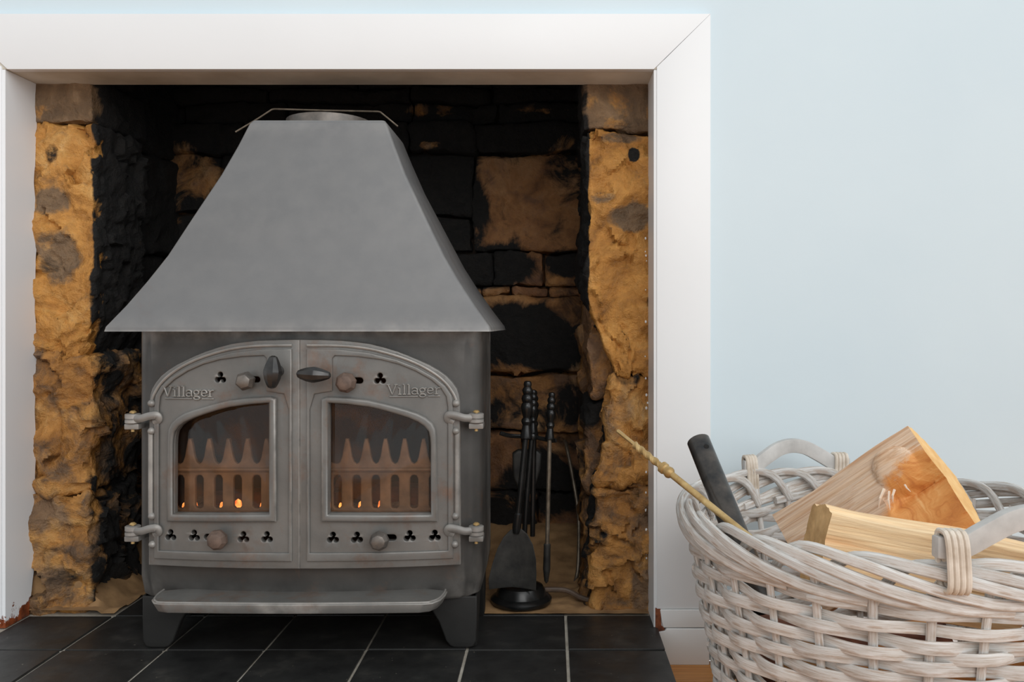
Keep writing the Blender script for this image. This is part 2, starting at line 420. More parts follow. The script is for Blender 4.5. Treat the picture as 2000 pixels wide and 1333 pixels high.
fl = empty('floor', (0, 0, FLZ)); tag(fl, 'orange pine board floor beside the hearth', 'floor', kind='structure')
yb = -0.6; k = 0
while yb < 1.55:
    y1 = min(yb+0.115, 1.562)
    o = MB().box(-3.0, 3.0, yb+0.0008, y1-0.0008, FLZ-0.02, FLZ).build('plank', 'floor', fl, smooth=False)
    yb += 0.115
MB().box(-3.0, 3.0, -0.6, 1.562, FLZ-0.03, FLZ-0.015).build('subfloor', 'blackmatt', fl, smooth=False)
bb = MB().box(0.292, 3.0, DS-0.002, DS+0.018, FLZ, FLZ+0.1).build('baseboard_right', 'white', smooth=False, bevel=0.002)
tag(bb, 'white painted skirting board behind the log basket', 'skirting board', kind='structure')

# ------------------------------------------------------------------ hearth
he = empty('hearth', (-0.40, 1.45, FLZ), 'raised hearth paved with black slate tiles and pale grout', 'hearth')
mb = MB(); mb.box(-1.6, 0.192, 1.10, DS-0.003, FLZ, -0.0035); mb.box(-1.025, 0.186, DS-0.003, 2.09, FLZ, -0.0035)
mb.build('grout_bed', 'grout', he, smooth=False)
gx = [0.192, 0.0268, -0.1425, -0.3125, -0.4834, -0.652, -0.825, -0.995, -1.165, -1.335, -1.505]
gy = [1.104, 1.274, 1.4443, 1.614, 1.784]
for j in range(4):
    for i in range(len(gx)-1):
        x1, x0 = gx[i], gx[i+1]
        if j == 3 and (x0 < -0.83 or x1 > 0.03): continue
        y0, y1 = gy[j], gy[j+1]
        if j == 2 and x0 < -1.0: y1 = DS-0.004                 # cut tiles in front of the wall
        elif j == 2 and x0 < -0.9: x0 = -0.985
        g = 0.0026; hh = random.uniform(-0.0008, 0.0008)
        ex = 0 if i == 0 else g
        MB().box(x0+g, x1-ex, y0+g, y1-g, -0.009, hh).build('tile', 'tile', he, smooth=False, bevel=0.0012)

# ------------------------------------------------------------------ stones of the niche
def blob(px, py, rx, ry, d, val):
    c = P(px, py, d); return (c.x, c.z, rx*d/F, ry*d/F, val)
def blobs(base, lst):
    def fn(p):
        s = base
        for (bx, bz, rx, rz, val) in lst:
            q = ((p[0]-bx)/rx)**2+((p[2]-bz)/rz)**2
            if q < 1.7:
                wgt = max(0.0, min(1.0, (1.7-q)/1.1)); s = s*(1-wgt)+val*wgt
        return s
    return fn

def rock(parent, x0, x1, y0, y1, z0, z1, soot, grey=0.2, red=0.0, r=0.007, amp=0.006, warp=0.007, res=0.012, seed=0, side_soot=None, shear=None, freq=9.0, name='stone'):
    """irregular block with rounded, broken edges"""
    hx, hy, hz = (x1-x0)/2, (y1-y0)/2, (z1-z0)/2; c = Vector(((x0+x1)/2, (y0+y1)/2, (z0+z1)/2))
    r = min(r, hx*0.8, hy*0.8, hz*0.8); off = Vector((seed*3.7, seed*1.3, -seed*2.1))
    nx, ny, nz = (max(3, min(110, int(2*h/res))) for h in (hx, hy, hz))
    idx = {}; V = []; FC = []
    def vid(i, j, k):
        key = (i, j, k)
        if key in idx: return idx[key]
        p = Vector((-hx+2*hx*i/nx, -hy+2*hy*j/ny, -hz+2*hz*k/nz))
        inn = Vector((max(-hx+r, min(hx-r, p.x)), max(-hy+r, min(hy-r, p.y)), max(-hz+r, min(hz-r, p.z))))
        dv = p-inn
        n = dv.normalized() if dv.length > 1e-9 else Vector((0, -1, 0))
        q = inn+n*r
        wp = c+q
        s1 = wp*freq+off
        wv = noise.noise_vector(wp*7.0)+noise.noise_vector(wp*19.0)*0.5
        disp = amp*0.6*fbm(s1, 6)
        for fs, ka in ((1.7, 1.25), (5.0, 0.30)):                 # broken facets
            vp = wp*(fs*freq)+off+noise.noise_vector(wp*30)*0.35
            c0 = noise.voronoi(vp)[1][0]; rv = noise.cell_vector(c0*7.31+Vector((3.1, 1.7, 8.2)))-Vector((0.5, 0.5, 0.5))
            disp += amp*ka*max(-1.3, min(1.3, 1.7*rv.dot(vp-c0)+0.5*rv.x))
        pos = wp+n*disp+Vector((wv.x*warp, wv.y*warp*0.5, wv.z*warp))
        if shear: pos = shear(pos)
        idx[key] = len(V); V.append((pos, n)); return idx[key]
    for i in range(nx):
        for j in range(ny):
            for k in (0, nz): FC.append((vid(i, j, k), vid(i+1, j, k), vid(i+1, j+1, k), vid(i, j+1, k)))
    for i in range(nx):
        for k in range(nz):
            for j in (0, ny): FC.append((vid(i, j, k), vid(i+1, j, k), vid(i+1, j, k+1), vid(i, j, k+1)))
    for j in range(ny):
        for k in range(nz):
            for i in (0, nx): FC.append((vid(i, j, k), vid(i, j+1, k), vid(i, j+1, k+1), vid(i, j, k+1)))
    mb = MB().add([p for p, n in V], FC); me = mb.mesh('stone')
    ca = me.color_attributes.new('tone', 'FLOAT_COLOR', 'POINT')
    for i, (p, n) in enumerate(V):
        s = soot(p) if callable(soot) else soot
        if side_soot is not None:
            wgt = max(0.0, min(1.0, (abs(n.x)-0.45)/0.3)) if not callable(side_soot) else 0
            if callable(side_soot): s = side_soot(p, n, s)
            else: s = s*(1-wgt)+side_soot*wgt
        g = grey(p) if callable(grey) else grey
        ca.data[i].color = (s, g, red, 1)
    return link(name, me, 'stone', parent, True, 1.2)

# back wall of the niche
wb = empty('wall_niche_back', (-0.42, DB+0.05, 0)); tag(wb, 'sooty rubble stone back wall of the fireplace niche', 'wall', kind='structure')
MB().box(-1.16, 0.30, DB+0.035, DB+0.12, -0.05, 1.45).build('mortar', 'mortar', wb, smooth=False)
bs = [blob(960, 520, 75, 38, DB, 1.0), blob(1100, 515, 34, 24, DB, 1.0), blob(1000, 655, 95, 55, DB, 1.1), blob(1080, 690, 60, 34, DB, 1.0),
      blob(1065, 440, 40, 24, DB, 0.7), blob(1060, 950, 70, 60, DB, 0.95), blob(1000, 985, 50, 60, DB, 0.8), blob(870, 400, 70, 130, DB, 1.1),
      blob(985, 800, 30, 25, DB, 0.6), blob(1115, 790, 30, 40, DB, 0.7), blob(1010, 345, 70, 40, DB, 0.36), blob(1040, 400, 45, 60, DB, 0.1),
      blob(1110, 330, 40, 60, DB, 0.62), blob(380, 345, 55, 45, DB, 0.42), blob(360, 300, 30, 30, DB, 0.5), blob(330, 400, 30, 45, DB, 0.52),
      blob(850, 215, 50, 14, DB, 0.62), blob(1040, 218, 60, 10, DB, 0.6), blob(845, 288, 25, 8, DB, 0.45)]
def back_soot(p):
    px = CX+p.x*F/DB; py = CY-(p.z-H)*F/DB
    base = 0.40
    if py < 305: base = 1.05
    elif px < 900: base = 0.95
    return blobs(base, bs)(p)
def bstone(px0, px1, py0, py1, proud=0.0, **kw):
    a = P(px0, py1, DB); b = P(px1, py0, DB)
    rock(wb, a.x+0.002, b.x-0.002, DB-proud, DB+0.10, a.z+0.002, b.z-0.002, kw.pop('soot', back_soot), **kw)
sd = 10
rows = [  # courses: y0, y1, joints, grey, red
    (90, 172, [180, 420, 700, 960, 1160], 0.5, 0.3), (172, 203, [250, 520, 800, 960, 1160], 0.5, 0.3), (203, 242, [180, 360, 560, 806, 972, 1160], 0.5, 0.2),
    (242, 302, [240, 480, 640, 800, 928, 1160], 0.5, 0.3), (302, 420, [290, 440, 600, 760, 924], 0.4, 0.5), (420, 492, [180, 340, 560, 760, 924], 0.4, 0.5),
    (302, 492, [924, 1150], 0.3, 0.85), (492, 560, [280, 500, 700, 880, 962, 1062, 1160], 0.45, 0.6),
    (560, 582, [280, 600, 800, 940, 996, 1072, 1160], 0.4, 0.7), (582, 727, [280, 470, 680, 930, 1160], 0.35, 0.65),
    (730, 842, [260, 440, 640, 850, 1160], 0.55, 0.6), (844, 958, [280, 520, 760, 935, 1022, 1160], 0.5, 0.75), (960, 1100, [220, 480, 720, 930, 1050, 1160], 0.5, 0.75)]
for (y0, y1, js, g, rd) in rows:
    for a, b in zip(js[:-1], js[1:]):
        sd += 1
        bstone(a, b, y0, y1, proud=random.uniform(-0.008, 0.012)+(0.02 if y0 in (730, 242) else 0), grey=g, red=min(1, rd+random.uniform(-0.15, 0.15)), seed=sd, r=0.006, amp=0.006, warp=0.009, res=0.0085)

# left flank
wl = empty('wall_niche_left', (-1.0, 1.85, 0)); tag(wl, 'rough sandstone left jamb of the niche, ochre in front and black inside', 'wall', kind='structure')
MB().box(-1.16, -1.00, 1.70, 2.12, -0.05, 1.45).build('mortar', 'mortar', wl, smooth=False)
def left_soot(lo):
    def fn(p, n, s):
        edge = -0.886+0.012*noise.noise(Vector((0, 0, p.z*14)))
        t = max(0.0, min(1.0, (p.x-edge)/0.010))
        dep = max(0.0, min(1.0, (p.y-1.665)/0.02))
        t = max(t, dep)
        return s*(1-t)+lo*t
    return fn
def sh_b2(p):
    if p.z < 0.56:
        k = (0.56-p.z)/0.09
        if p.x > -0.95: p = Vector((p.x-0.035*min(1, k)*(p.x+0.95)/0.07, p.y, p.z))
    return p
Y0 = DR+0.004
rock(wl, -1.08, -0.878, Y0, 1.86, 0.937, 1.03, 0.12, grey=1.0, seed=1, side_soot=left_soot(1.0), amp=0.006, res=0.008)
rock(wl, -1.08, -0.874, Y0, 1.84, 0.486, 0.934, blobs(0.06, [blob(100, 300, 14, 20, DR, 0.6), blob(95, 520, 20, 18, DR, 0.35)]), grey=blobs(0.16, [blob(110, 500, 40, 50, DR, 0.85), blob(100, 395, 30, 25, DR, 0.7)]), seed=2, side_soot=left_soot(1.05), shear=sh_b2, amp=0.011, warp=0.008, res=0.0048, freq=13)
rock(wl, -1.08, -0.876, Y0-0.004, 1.83, 0.232, 0.492, blobs(0.14, [blob(120, 720, 25, 20, DR, 0.45)]), grey=0.5, red=0.2, seed=3, side_soot=left_soot(0.66), amp=0.016, warp=0.012, res=0.0048, freq=12, r=0.012)
rock(wl, -1.08, -0.885, Y0-0.010, 1.84, -0.01, 0.238, blobs(0.2, [blob(110, 1130, 40, 30, DR, 0.4)]), grey=0.55, red=0.2, seed=4, side_soot=left_soot(0.72), amp=0.016, warp=0.012, res=0.0048, freq=12, r=0.012)
for (y0, y1, z0, z1, xi, s) in [(1.82, 2.08, 0.93, 1.25, -0.90, 1.1), (1.80, 2.08, 0.70, 0.928, -0.895, 1.05), (1.80, 2.08, 0.47, 0.70, -0.91, 0.95), (1.78, 2.08, 0.25, 0.468, -0.90, 0.72), (1.80, 2.08, -0.02, 0.248, -0.92, 0.7), (1.645, 1.83, 1.03, 1.4, -0.88, 1.1)]:
    sd += 1; rock(wl, -1.10, xi, y0, y1, z0, z1, s, grey=0.5, red=0.3, seed=sd, amp=0.008, warp=0.012, r=0.012, res=0.011)

# right flank
wr = empty('wall_niche_right', (0.17, 1.85, 0)); tag(wr, 'rough ochre sandstone right jamb of the niche', 'wall', kind='structure')
MB().box(0.19, 0.30, 1.70, 2.12, -0.05, 1.45).build('mortar', 'mortar', wr, smooth=False)
def right_soot(lo):
    def fn(p, n, s):
        edge = 0.075+0.004*noise.noise(Vector((3, 0, p.z*18)))
        t = max(max(0.0, min(1.0, (edge-p.x)/0.006)), max(0.0, min(1.0, (p.y-1.672)/0.02)))
        return s*(1-t)+lo*t
    return fn
def sh_r2(p):
    if p.z < 0.60 and p.x < 0.16:
        k = min(1.0, (0.60-p.z)/0.14); p = Vector((p.x+0.055*k*(0.16-p.x)/0.095, p.y, p.z))
    return p
def sh_r3(p):
    k = max(0.0, min(1.0, (p.z-0.2)/0.25)); 
    return Vector((p.x+0.03*k*max(0, (0.19-p.x)/0.11), p.y, p.z))
rock(wr, 0.060, 0.27, Y0+0.004, 1.88, 0.918, 1.03, blobs(0.12, [blob(1210, 235, 50, 16, DR, 0.42)]), grey=0.95, seed=21, side_soot=right_soot(0.8), amp=0.006, res=0.008)
rock(wr, 0.067, 0.27, Y0, 1.86, 0.446, 0.915, blobs(0.05, [blob(1238, 302, 11, 14, DR, 1.2)]), grey=blobs(0.05, [blob(1230, 425, 40, 26, DR, 1.0), blob(1210, 268, 40, 12, DR, 0.9), blob(1180, 385, 25, 12, DR, 0.7)]), seed=22, side_soot=right_soot(1.05), shear=sh_r2, amp=0.011, warp=0.007, res=0.0048, freq=13)
rock(wr, 0.088, 0.27, Y0+0.002, 1.86, 0.236, 0.446, blobs(0.10, [blob(1225, 740, 25, 14, DR, 0.5)]), grey=0.45, red=0.15, seed=23, side_soot=right_soot(0.75), shear=sh_r3, amp=0.015, warp=0.010, res=0.0048, freq=12, r=0.012)
rock(wr, 0.080, 0.27, Y0-0.002, 1.86, -0.01, 0.234, blobs(0.15, [blob(1170, 1000, 20, 90, DR, 0.6)]), grey=0.5, red=0.2, seed=24, side_soot=right_soot(0.75), amp=0.015, warp=0.012, res=0.0048, freq=12, r=0.012)
rock(wr, 0.070, 0.20, 1.70, 1.90, 0.40, 0.60, 0.2, grey=0.7, red=0.4, seed=25, amp=0.012, warp=0.012, r=0.012, res=0.008)
rock(wr, 0.066, 0.20, 1.72, 1.92, 0.20, 0.40, blobs(0.45, [blob(1155, 790, 22, 40, 1.74, 1.0)]), grey=0.7, red=0.4, seed=26, amp=0.012, warp=0.012, r=0.012, res=0.008)
rock(wr, 0.066, 0.20, 1.72, 1.92, -0.01, 0.20, 0.5, grey=0.6, red=0.4, seed=27, amp=0.012, warp=0.012, r=0.012, res=0.008)
for (z0, z1, xi, s) in [(0.92, 1.3, 0.064, 1.1), (0.62, 0.918, 0.066, 0.85), (0.30, 0.618, 0.074, 0.6), (-0.02, 0.298, 0.072, 0.55)]:
    sd += 1; rock(wr, xi, 0.26, 1.87, 2.08, z0, z1, s, grey=0.5, red=0.4, seed=sd, amp=0.010, warp=0.008, r=0.012, res=0.012)
# chimney throat above
ct = MB(); ct.box(-1.16, 0.30, DS+0.14, DB+0.12, 1.40, 1.46); ct.box(-1.02, 0.235, DS+0.135, DR+0.075, 1.062, 1.40)
tag(ct.build('ceiling_niche', 'sootwall', smooth=False), 'soot black throat of the chimney above the stove', 'chimney', kind='structure')

# sandy rubble on the niche floor
def sand_h(x, y):
    rise = max(0.055*max(0, (-0.87-x)/0.06+0.3) if x < -0.85 else 0, 0.05*max(0, (x-0.05)/0.1)*max(0, min(1, (y-1.70)/0.05)))
    rise = max(rise, 0.07*max(0, (y-1.82)/0.23)**1.2)
    if y < 1.645: rise = min(rise, 0.006)
    return 0.0025+min(rise, 0.07)+0.007*max(-0.3, fbm(Vector((x*26, y*26, 0)), 6))*max(0.15, min(1, (y-1.612)/0.05))
nx, ny = 150, 60; V = []; FC = []
for j in range(ny+1):
    for i in range(nx+1):
        x = -1.0+i*(0.184+1.0)/nx; y = 1.618+j*(2.08-1.618)/ny
        V.append((x, y, sand_h(x, y)))
for j in range(ny):
    for i in range(nx):
        a = j*(nx+1)+i; xm, ym = V[a][0]+0.004, V[a][1]+0.004
        if -0.825 < xm < -0.165+0.02*noise.noise(Vector((ym*30, 0, 2))) and ym < 1.784: continue
        FC.append((a, a+1, a+nx+2, a+nx+1))
tag(MB().add(V, FC).build('sandy_rubble', 'sand'), 'sandy mortar rubble and dust on the floor of the niche', 'rubble', kind='stuff')

# ------------------------------------------------------------------ fireplace surround
XL, XR = -0.988, 0.185          # opening
ZT = 1.0104; ZTT = 1.1105; XRR = 0.2875; XLL = -1.0905
su = empty('fireplace_surround', (-0.40, DS, FLZ), 'white painted timber fireplace surround with mitred corners', 'fireplace surround')
def board(name, poly, y0, y1, mat, bevel=0.002):
    n = len(poly); v = [(x, y0, z) for x, z in poly]+[(x, y1, z) for x, z in poly]
    f = [tuple(range(n)), tuple(range(2*n-1, n-1, -1))]+[(i, (i+1) % n, n+(i+1) % n, n+i) for i in range(n)]
    return MB().add(v, f).build(name, mat, su, smooth=True, bevel=bevel, sharp=0.4)
g = 0.0001
board('lintel_board', [(XL+0.0052+g, ZT+0.0), (XR-0.0+0.0-g, ZT+0.0), (XRR-g, ZTT), (XLL+g, ZTT)], DS, DS+0.018, 'white', 0.0006)
board('jamb_board', [(XR+0.0055, FLZ+0.10), (XRR, FLZ+0.10), (XRR, ZTT-g), (XR+0.0055, ZT+0.004)], DS, DS+0.018, 'white', 0.0006)
board('jamb_board', [(XL-0.0055, 0.004), (XLL, 0.004), (XLL, ZTT-g), (XL-0.0055, ZT+0.004)], DS, DS+0.018, 'white_chip', 0.0006)
# reveal boards
MB().box(XR, XR+0.018, DS+0.003, DR, -0.0, ZT).build('reveal_board', 'white', su, smooth=False, bevel=0.0015)
V = []; FC = []   # the left one has a ragged back edge
nz = 90
for k in range(nz+1):
    z = -0.001+k*(ZT+0.001)/nz
    rag = 0.008*fbm(Vector((1, 5, z*9)), 5)-0.02*max(0, (0.10-z)/0.10)
    yb_ = DR+0.002+rag
    V += [(XL, DS+0.003, z), (XL, yb_, z), (XL-0.018, yb_, z), (XL-0.018, DS+0.003, z)]
for k in range(nz):
    for q in range(4): FC.append((4*k+q, 4*k+(q+1) % 4, 4*k+4+(q+1) % 4, 4*k+4+q))
FC += [(0, 1, 2, 3), (4*nz+3, 4*nz+2, 4*nz+1, 4*nz)]
MB().add(V, FC).build('reveal_board', 'white_chip', su, smooth=True, sharp=0.5)
MB().box(XL-0.018, XR+0.018, DS+0.003, DR+0.012, ZT+0.0005, ZT+0.018).build('soffit_board', 'soffit', su, smooth=False, bevel=0.001)
# plinth boards at the foot of the right jamb
board('plinth_board', [(XR+0.017, 0.0015), (XR+0.034, 0.0018), (XRR-0.003, 0.0022), (XRR-0.003, 0.034), (XR+0.011, 0.034), (XR+0.014, 0.012)], DS-0.003, DS+0.018, 'white_plinth', 0.002)
board('plinth_board', [(XR+0.0085, FLZ), (XRR-0.003, FLZ), (XRR-0.003, 0.000), (XR+0.022, 0.0005), (XR+0.020, -0.004), (XR+0.0085, -0.006)], DS-0.005, DS+0.018, 'white_plinth', 0.002)
board('rotten_wood', [(XR+0.003, -0.008), (XR+0.021, -0.006), (XR+0.018, 0.0015), (XR+0.0135, 0.004), (XR+0.0125, 0.034), (XR+0.003, 0.036)], DS-0.0005, DS+0.017, 'rotwood', 0.0006)
for k in range(22):   # crumbs of paint along the back edge of the right reveal
    z = random.choice([random.uniform(0.05, 0.45), random.uniform(0.35, 0.75)])
    c = Vector((XR-random.uniform(0.001, 0.006), DR-random.uniform(0.0, 0.004), z)); s = random.uniform(0.002, 0.006)
    MB().ball(c, (s*0.45, s*0.25, s*0.6), 5, 3).build('paint_flake', 'flake', su)

# ------------------------------------------------------------------ the stove
XC = -0.410; YD = 1.395; BOW = 0.028; HWD = 0.261
ST = empty('wood_stove', (XC, 1.52, 0), 'grey cast iron double door wood stove with a tall flared canopy', 'stove')
def bowy(x): return BOW*(min(abs(x), HWD*1.06)/HWD)**2
def L(px, py, dy=0.0):
    """picture position on the bowed door front -> (x from stove centre, z)"""
    x = 0.0
    for _ in range(8): d = YD+dy+bowy(x); x = (px-CX)*d/F-XC
    return (x, H-(py-CY)*(YD+dy+bowy(x))/F)
def on_front(off=0.0):
    """place a plate so that its back lies on the door front shifted by off towards the room"""
    return lambda x, z, h: Vector((XC+x, YD+bowy(x)-off-h, z))

# canopy: levels of (z, half width, front, back)
lev = [(0.5375, 0.313, 1.380, 1.815), (0.545, 0.311, 1.3815, 1.812), (0.580, 0.285, 1.397, 1.80), (0.620, 0.258, 1.412, 1.785), (0.6642, 0.231, 1.428, 1.768), (0.7416, 0.192, 1.4516, 1.735), (0.807, 0.1594, 1.474, 1.705), (0.861, 0.137, 1.492, 1.686), (0.902, 0.121, 1.503, 1.676), (0.908, 0.1165, 1.507, 1.672)]
zz = [Vector((l[1], l[2], l[3])) for l in lev]
V = []; FC = []; NS = 0
def ring_pts(hw, yf, yb, r, z):
    out = []
    for (cx, cy, a0) in ((hw-r, yf+r, -90), (hw-r, yb-r, 0), (-hw+r, yb-r, 90), (-hw+r, yf+r, 180)):
        for k in range(4):
            a = math.radians(a0+30*k); out.append((XC+cx+r*math.cos(a), cy+r*math.sin(a), z))
    return out
lv = []
for i in range(len(lev)-1):
    for k in range(3):
        t = k/3; lv.append([a+(b_-a)*t for a, b_ in zip(lev[i], lev[i+1])])
lv.append(list(lev[-1]))
rings = [ring_pts(l[1], l[2], l[3], 0.006, l[0]) for l in lv]
inner = [ring_pts(l[1]-0.004, l[2]+0.004, l[3]-0.004, 0.004, l[0]+0.001) for l in lv]
mb = MB(); n = 16
V = [p for r_ in rings for p in r_]
FC = [(i*n+k, i*n+(k+1) % n, (i+1)*n+(k+1) % n, (i+1)*n+k) for i in range(len(rings)-1) for k in range(n)]
FC.append(tuple((len(rings)-1)*n+k for k in range(n)))
FC.append(tuple(range(n)))
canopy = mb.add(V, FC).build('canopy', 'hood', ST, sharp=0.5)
MB().lathe([(0.074, 0.0), (0.077, 0.002), (0.077, 0.017), (0.071, 0.019), (0.071, 0.014)], (XC-0.003, 1.592, 0.908), segs=36).build('flue_collar', 'knob', canopy)
DR_ = 1.60
wp = [P(460, 258, DR_), P(505, 231, DR_), P(531, 214, DR_), P(536, 213, DR_), P(640, 216, DR_), P(738, 218, DR_), P(743, 219, DR_), P(760, 233, DR_), P(777, 247, DR_)]
MB().tube(wp, 0.0016, 8).build('wire_strap', 'steel', canopy)

# body shell: bowed front, rounded corners
HB, RB, YBK = 0.292, 0.03, 1.68
def plan(inset=0.0):
    pts = []
    for k in range(33):
        x = -0.262+0.524*k/32; pts.append((x, YD+0.017+bowy(x)+inset, 'f'))
    yc = YD+0.017+bowy(0.262)+0.004
    for k in range(1, 9):
        a = math.radians(-90+90*k/8); pts.append((HB-RB+RB*math.cos(a)-inset, yc+RB+RB*math.sin(a), 'c'))
    pts += [(HB-inset, yc+0.10, 's'), (HB-inset, YBK-inset-0.02, 's'), (HB-inset-0.02, YBK-inset, 's'), (0.0, YBK-inset, 'b'), (-HB+inset+0.02, YBK-inset, 'b'), (-HB+inset, YBK-inset-0.02, 'b'), (-HB+inset, yc+0.10, 's')]
    for k in range(0, 8):
        a = math.radians(180+90*k/8); pts.append((-HB+RB+RB*math.cos(a)+inset, yc+RB+RB*math.sin(a), 's'))
    return pts
zs = [0.086, 0.092, 0.12, 0.158, 0.17, 0.21, 0.25, 0.30, 0.35, 0.40, 0.44, 0.47, 0.515, 0.5385]
pl = plan(); n = len(pl); V = []; FC = []
for zi, z in enumerate(zs):
    ins = 0.010 if zi == 0 else (0.004 if zi == 1 else 0)
    for (x, y, t_) in pl: V.append((XC+x*(1-ins/0.3), y+(ins*0.8 if y < 1.5 else 0), z))
for zi in range(len(zs)-1):
    zc = (zs[zi]+zs[zi+1])/2
    for k in range(n):
        k2 = (k+1) % n; xm = (pl[k][0]+pl[k2][0])/2
        if pl[k][2] == 'f' and pl[k2][2] == 'f' and abs(xm) < 0.242 and 0.16 < zc < 0.51 and zc < 0.49-0.30*max(0, abs(xm)-0.1): continue
        FC.append((zi*n+k, zi*n+k2, (zi+1)*n+k2, (zi+1)*n+k))
FC.append(tuple(range(n))); FC.append(tuple((len(zs)-1)*n+k for k in range(n)))
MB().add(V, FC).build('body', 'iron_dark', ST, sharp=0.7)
# firebox lining
mb = MB()
mb.box(-0.262+XC, -0.250+XC, 1.455, 1.64, 0.165, 0.50); mb.box(0.250+XC, 0.262+XC, 1.455, 1.64, 0.165, 0.50)
mb.box(-0.262+XC, 0.262+XC, 1.63, 1.645, 0.165, 0.50); mb.box(-0.262+XC, 0.262+XC, 1.455, 1.645, 0.495, 0.507); mb.box(-0.262+XC, 0.262+XC, 1.445, 1.645, 0.155, 0.180)
fb = mb.build('firebox', 'firebox', ST, smooth=False)
# ash bed
V = []; FC = []; nx, ny = 60, 20
for j in range(ny+1):
    for i in range(nx+1):
        x = -0.245+0.49*i/nx; y = 1.452+0.17*j/ny; V.append((XC+x, y, 0.226+0.010*fbm(Vector((x*25, y*25, 4)), 5)))
for j in range(ny):
    for i in range(nx): a = j*(nx+1)+i; FC.append((a, a+1, a+nx+2, a+nx+1))
ash = MB().add(V, FC).build('ash_bed', 'ash', fb); ash['kind'] = 'stuff'
for (px, py, s, zr) in [(457, 984, 0.010, 0.3), (372, 985, 0.007, 1.2), (700, 990, 0.007, 0.4), (740, 992, 0.009, 1.0), (672, 992, 0.006, 2.0), (480, 992, 0.006, 2.0), (790, 990, 0.006, 2.5), (425, 992, 0.006, 0.8), (640+20, 990, 0.005, 0.1), (820, 992, 0.005, 1.1), (505, 990, 0.006, 0.4), (350, 992, 0.005, 0.7)]:
    p = P(px, py, 1.445); mb = MB().ball((0, 0, 0), (s*0.7, s*0.6, s*1.3), 6, 4)
    mb.v = [(p.x+a*math.cos(zr)-b_*math.sin(zr), 1.464+a*math.sin(zr)+b_*math.cos(zr), 0.238+c) for a, b_, c in mb.v]
    mb.build('ember', 'ember', fb, smooth=False)
# grate with pointed fingers
YG = 1.447
def grate(cx):
    W = 0.098; z0, zb, zt = 0.222, 0.3050, 0.3570
    pit = 0.0322; top = []
    xs0 = -2*pit
    outl = [(-W, z0), (W, z0), (W, zb+0.012)]
    for k in range(4, -1, -1):
        x = xs0+k*pit
        outl += [(x+pit*0.48, zb+0.010), (x+pit*0.36, zb+0.013), (x+pit*0.26, zb+0.022), (x+0.0050, zt-0.010), (x+0.0026, zt), (x-0.0026, zt), (x-0.0050, zt-0.010), (x-pit*0.26, zb+0.022), (x-pit*0.36, zb+0.013), (x-pit*0.48, zb+0.010)]
    outl += [(-W, zb+0.012)]
    outl = [(max(-W, min(W, a)), b_) for a, b_ in outl]
    o2 = [outl[0]]
    for q in outl[1:]:
        if (q[0]-o2[-1][0])**2+(q[1]-o2[-1][1])**2 > 1e-8: o2.append(q)
    holes = []
    for k in range(-3, 3):
        x = (k+0.5)*pit
        if abs(x)+0.008 > W: continue
        hw = 0.0068; zt2 = zb-0.009; zb2 = z0+0.018
        holes.append([(x-hw, zb2+0.004), (x-hw*0.5, zb2), (x+hw*0.5, zb2), (x+hw, zb2+0.004), (x+hw, zt2-0.006), (x+hw*0.6, zt2-0.001), (x, zt2), (x-hw*0.6, zt2-0.001), (x-hw, zt2-0.006)])
    me = sheet(o2, holes, 0.010, 0.0025, lambda a, b_, h: Vector((XC+cx+a, YG-h, b_)))
    gr = link('fire_grate', me, 'grate', ST, True, 0.9)
    MB().tube([(XC+cx-W, YG-0.011, zb), (XC+cx+W, YG-0.011, zb)], 0.0035, 8).build('rail', 'grate', gr)
grate(0.131); grate(-0.133)
# logs charred in the firebox
MB().tube([(XC-0.20, 1.55, 0.225), (XC-0.05, 1.54, 0.235), (XC+0.05, 1.545, 0.23)], [0.022, 0.026, 0.022], 9).build('charred_log', 'bark', fb)
MB().tube([(XC+0.02, 1.57, 0.25), (XC+0.12, 1.55, 0.24), (XC+0.20, 1.56, 0.235)], [0.02, 0.026, 0.022], 9).build('charred_log', 'bark', fb)

# doors
R_OUT = [(585.5, 1112), (585.5, 664), (625, 664.3), (668, 665.7), (695, 668.3), (722, 672), (750, 679), (776, 687), (797, 695), (817, 703.5), (838, 713), (857, 724), (872, 735), (884, 748), (892, 760), (896, 772), (898, 786), (898.5, 802), (899, 950), (899.5, 1104)]
R_WIN = [(643, 1003), (643.5, 787), (680, 789.5), (722, 795), (750, 801.5), (776, 809), (798, 816), (817, 824), (829, 832), (838, 843), (841, 855), (842, 870), (842.6, 1003)]
R_BEAD = [(629.5, 1018), (629.5, 779), (640, 775), (680, 776), (722, 781), (750, 787), (776, 794), (798, 800), (817, 806.5), (833, 815), (846, 826), (852, 838), (854, 852), (855.5, 1018)]
R_RIM = [(600, 1096.5), (600, 682), (640, 682), (668, 683), (722, 689.5), (776, 703), (817, 719), (850, 738), (870, 754), (882, 772), (885, 788), (886, 810), (886, 1090.5)]
R_REC = [(606, 1080), (606, 800), (615, 770), (650, 764), (650, 700), (655, 695), (700, 697), (745, 703), (780, 712), (812, 725), (842, 742), (861, 758), (872, 775), (875, 795), (875.5, 1075)]
def trefoil(px, py, s=1.0):
    c = L(px, py); r = 0.0047*s; pts = []
    for (ox, oz, a0) in ((0, 0.0072*s, -60+20), (-0.0056*s, -0.0026*s, 60+20), (0.0056*s, -0.0026*s, 180+20)):
        for k in range(9):
            a = math.radians(a0+k*(260-40)/8+ (0)); pts.append((c[0]+ox+r*math.cos(a), c[1]+oz+r*math.sin(a)))
    return pts[::-1] if False else pts
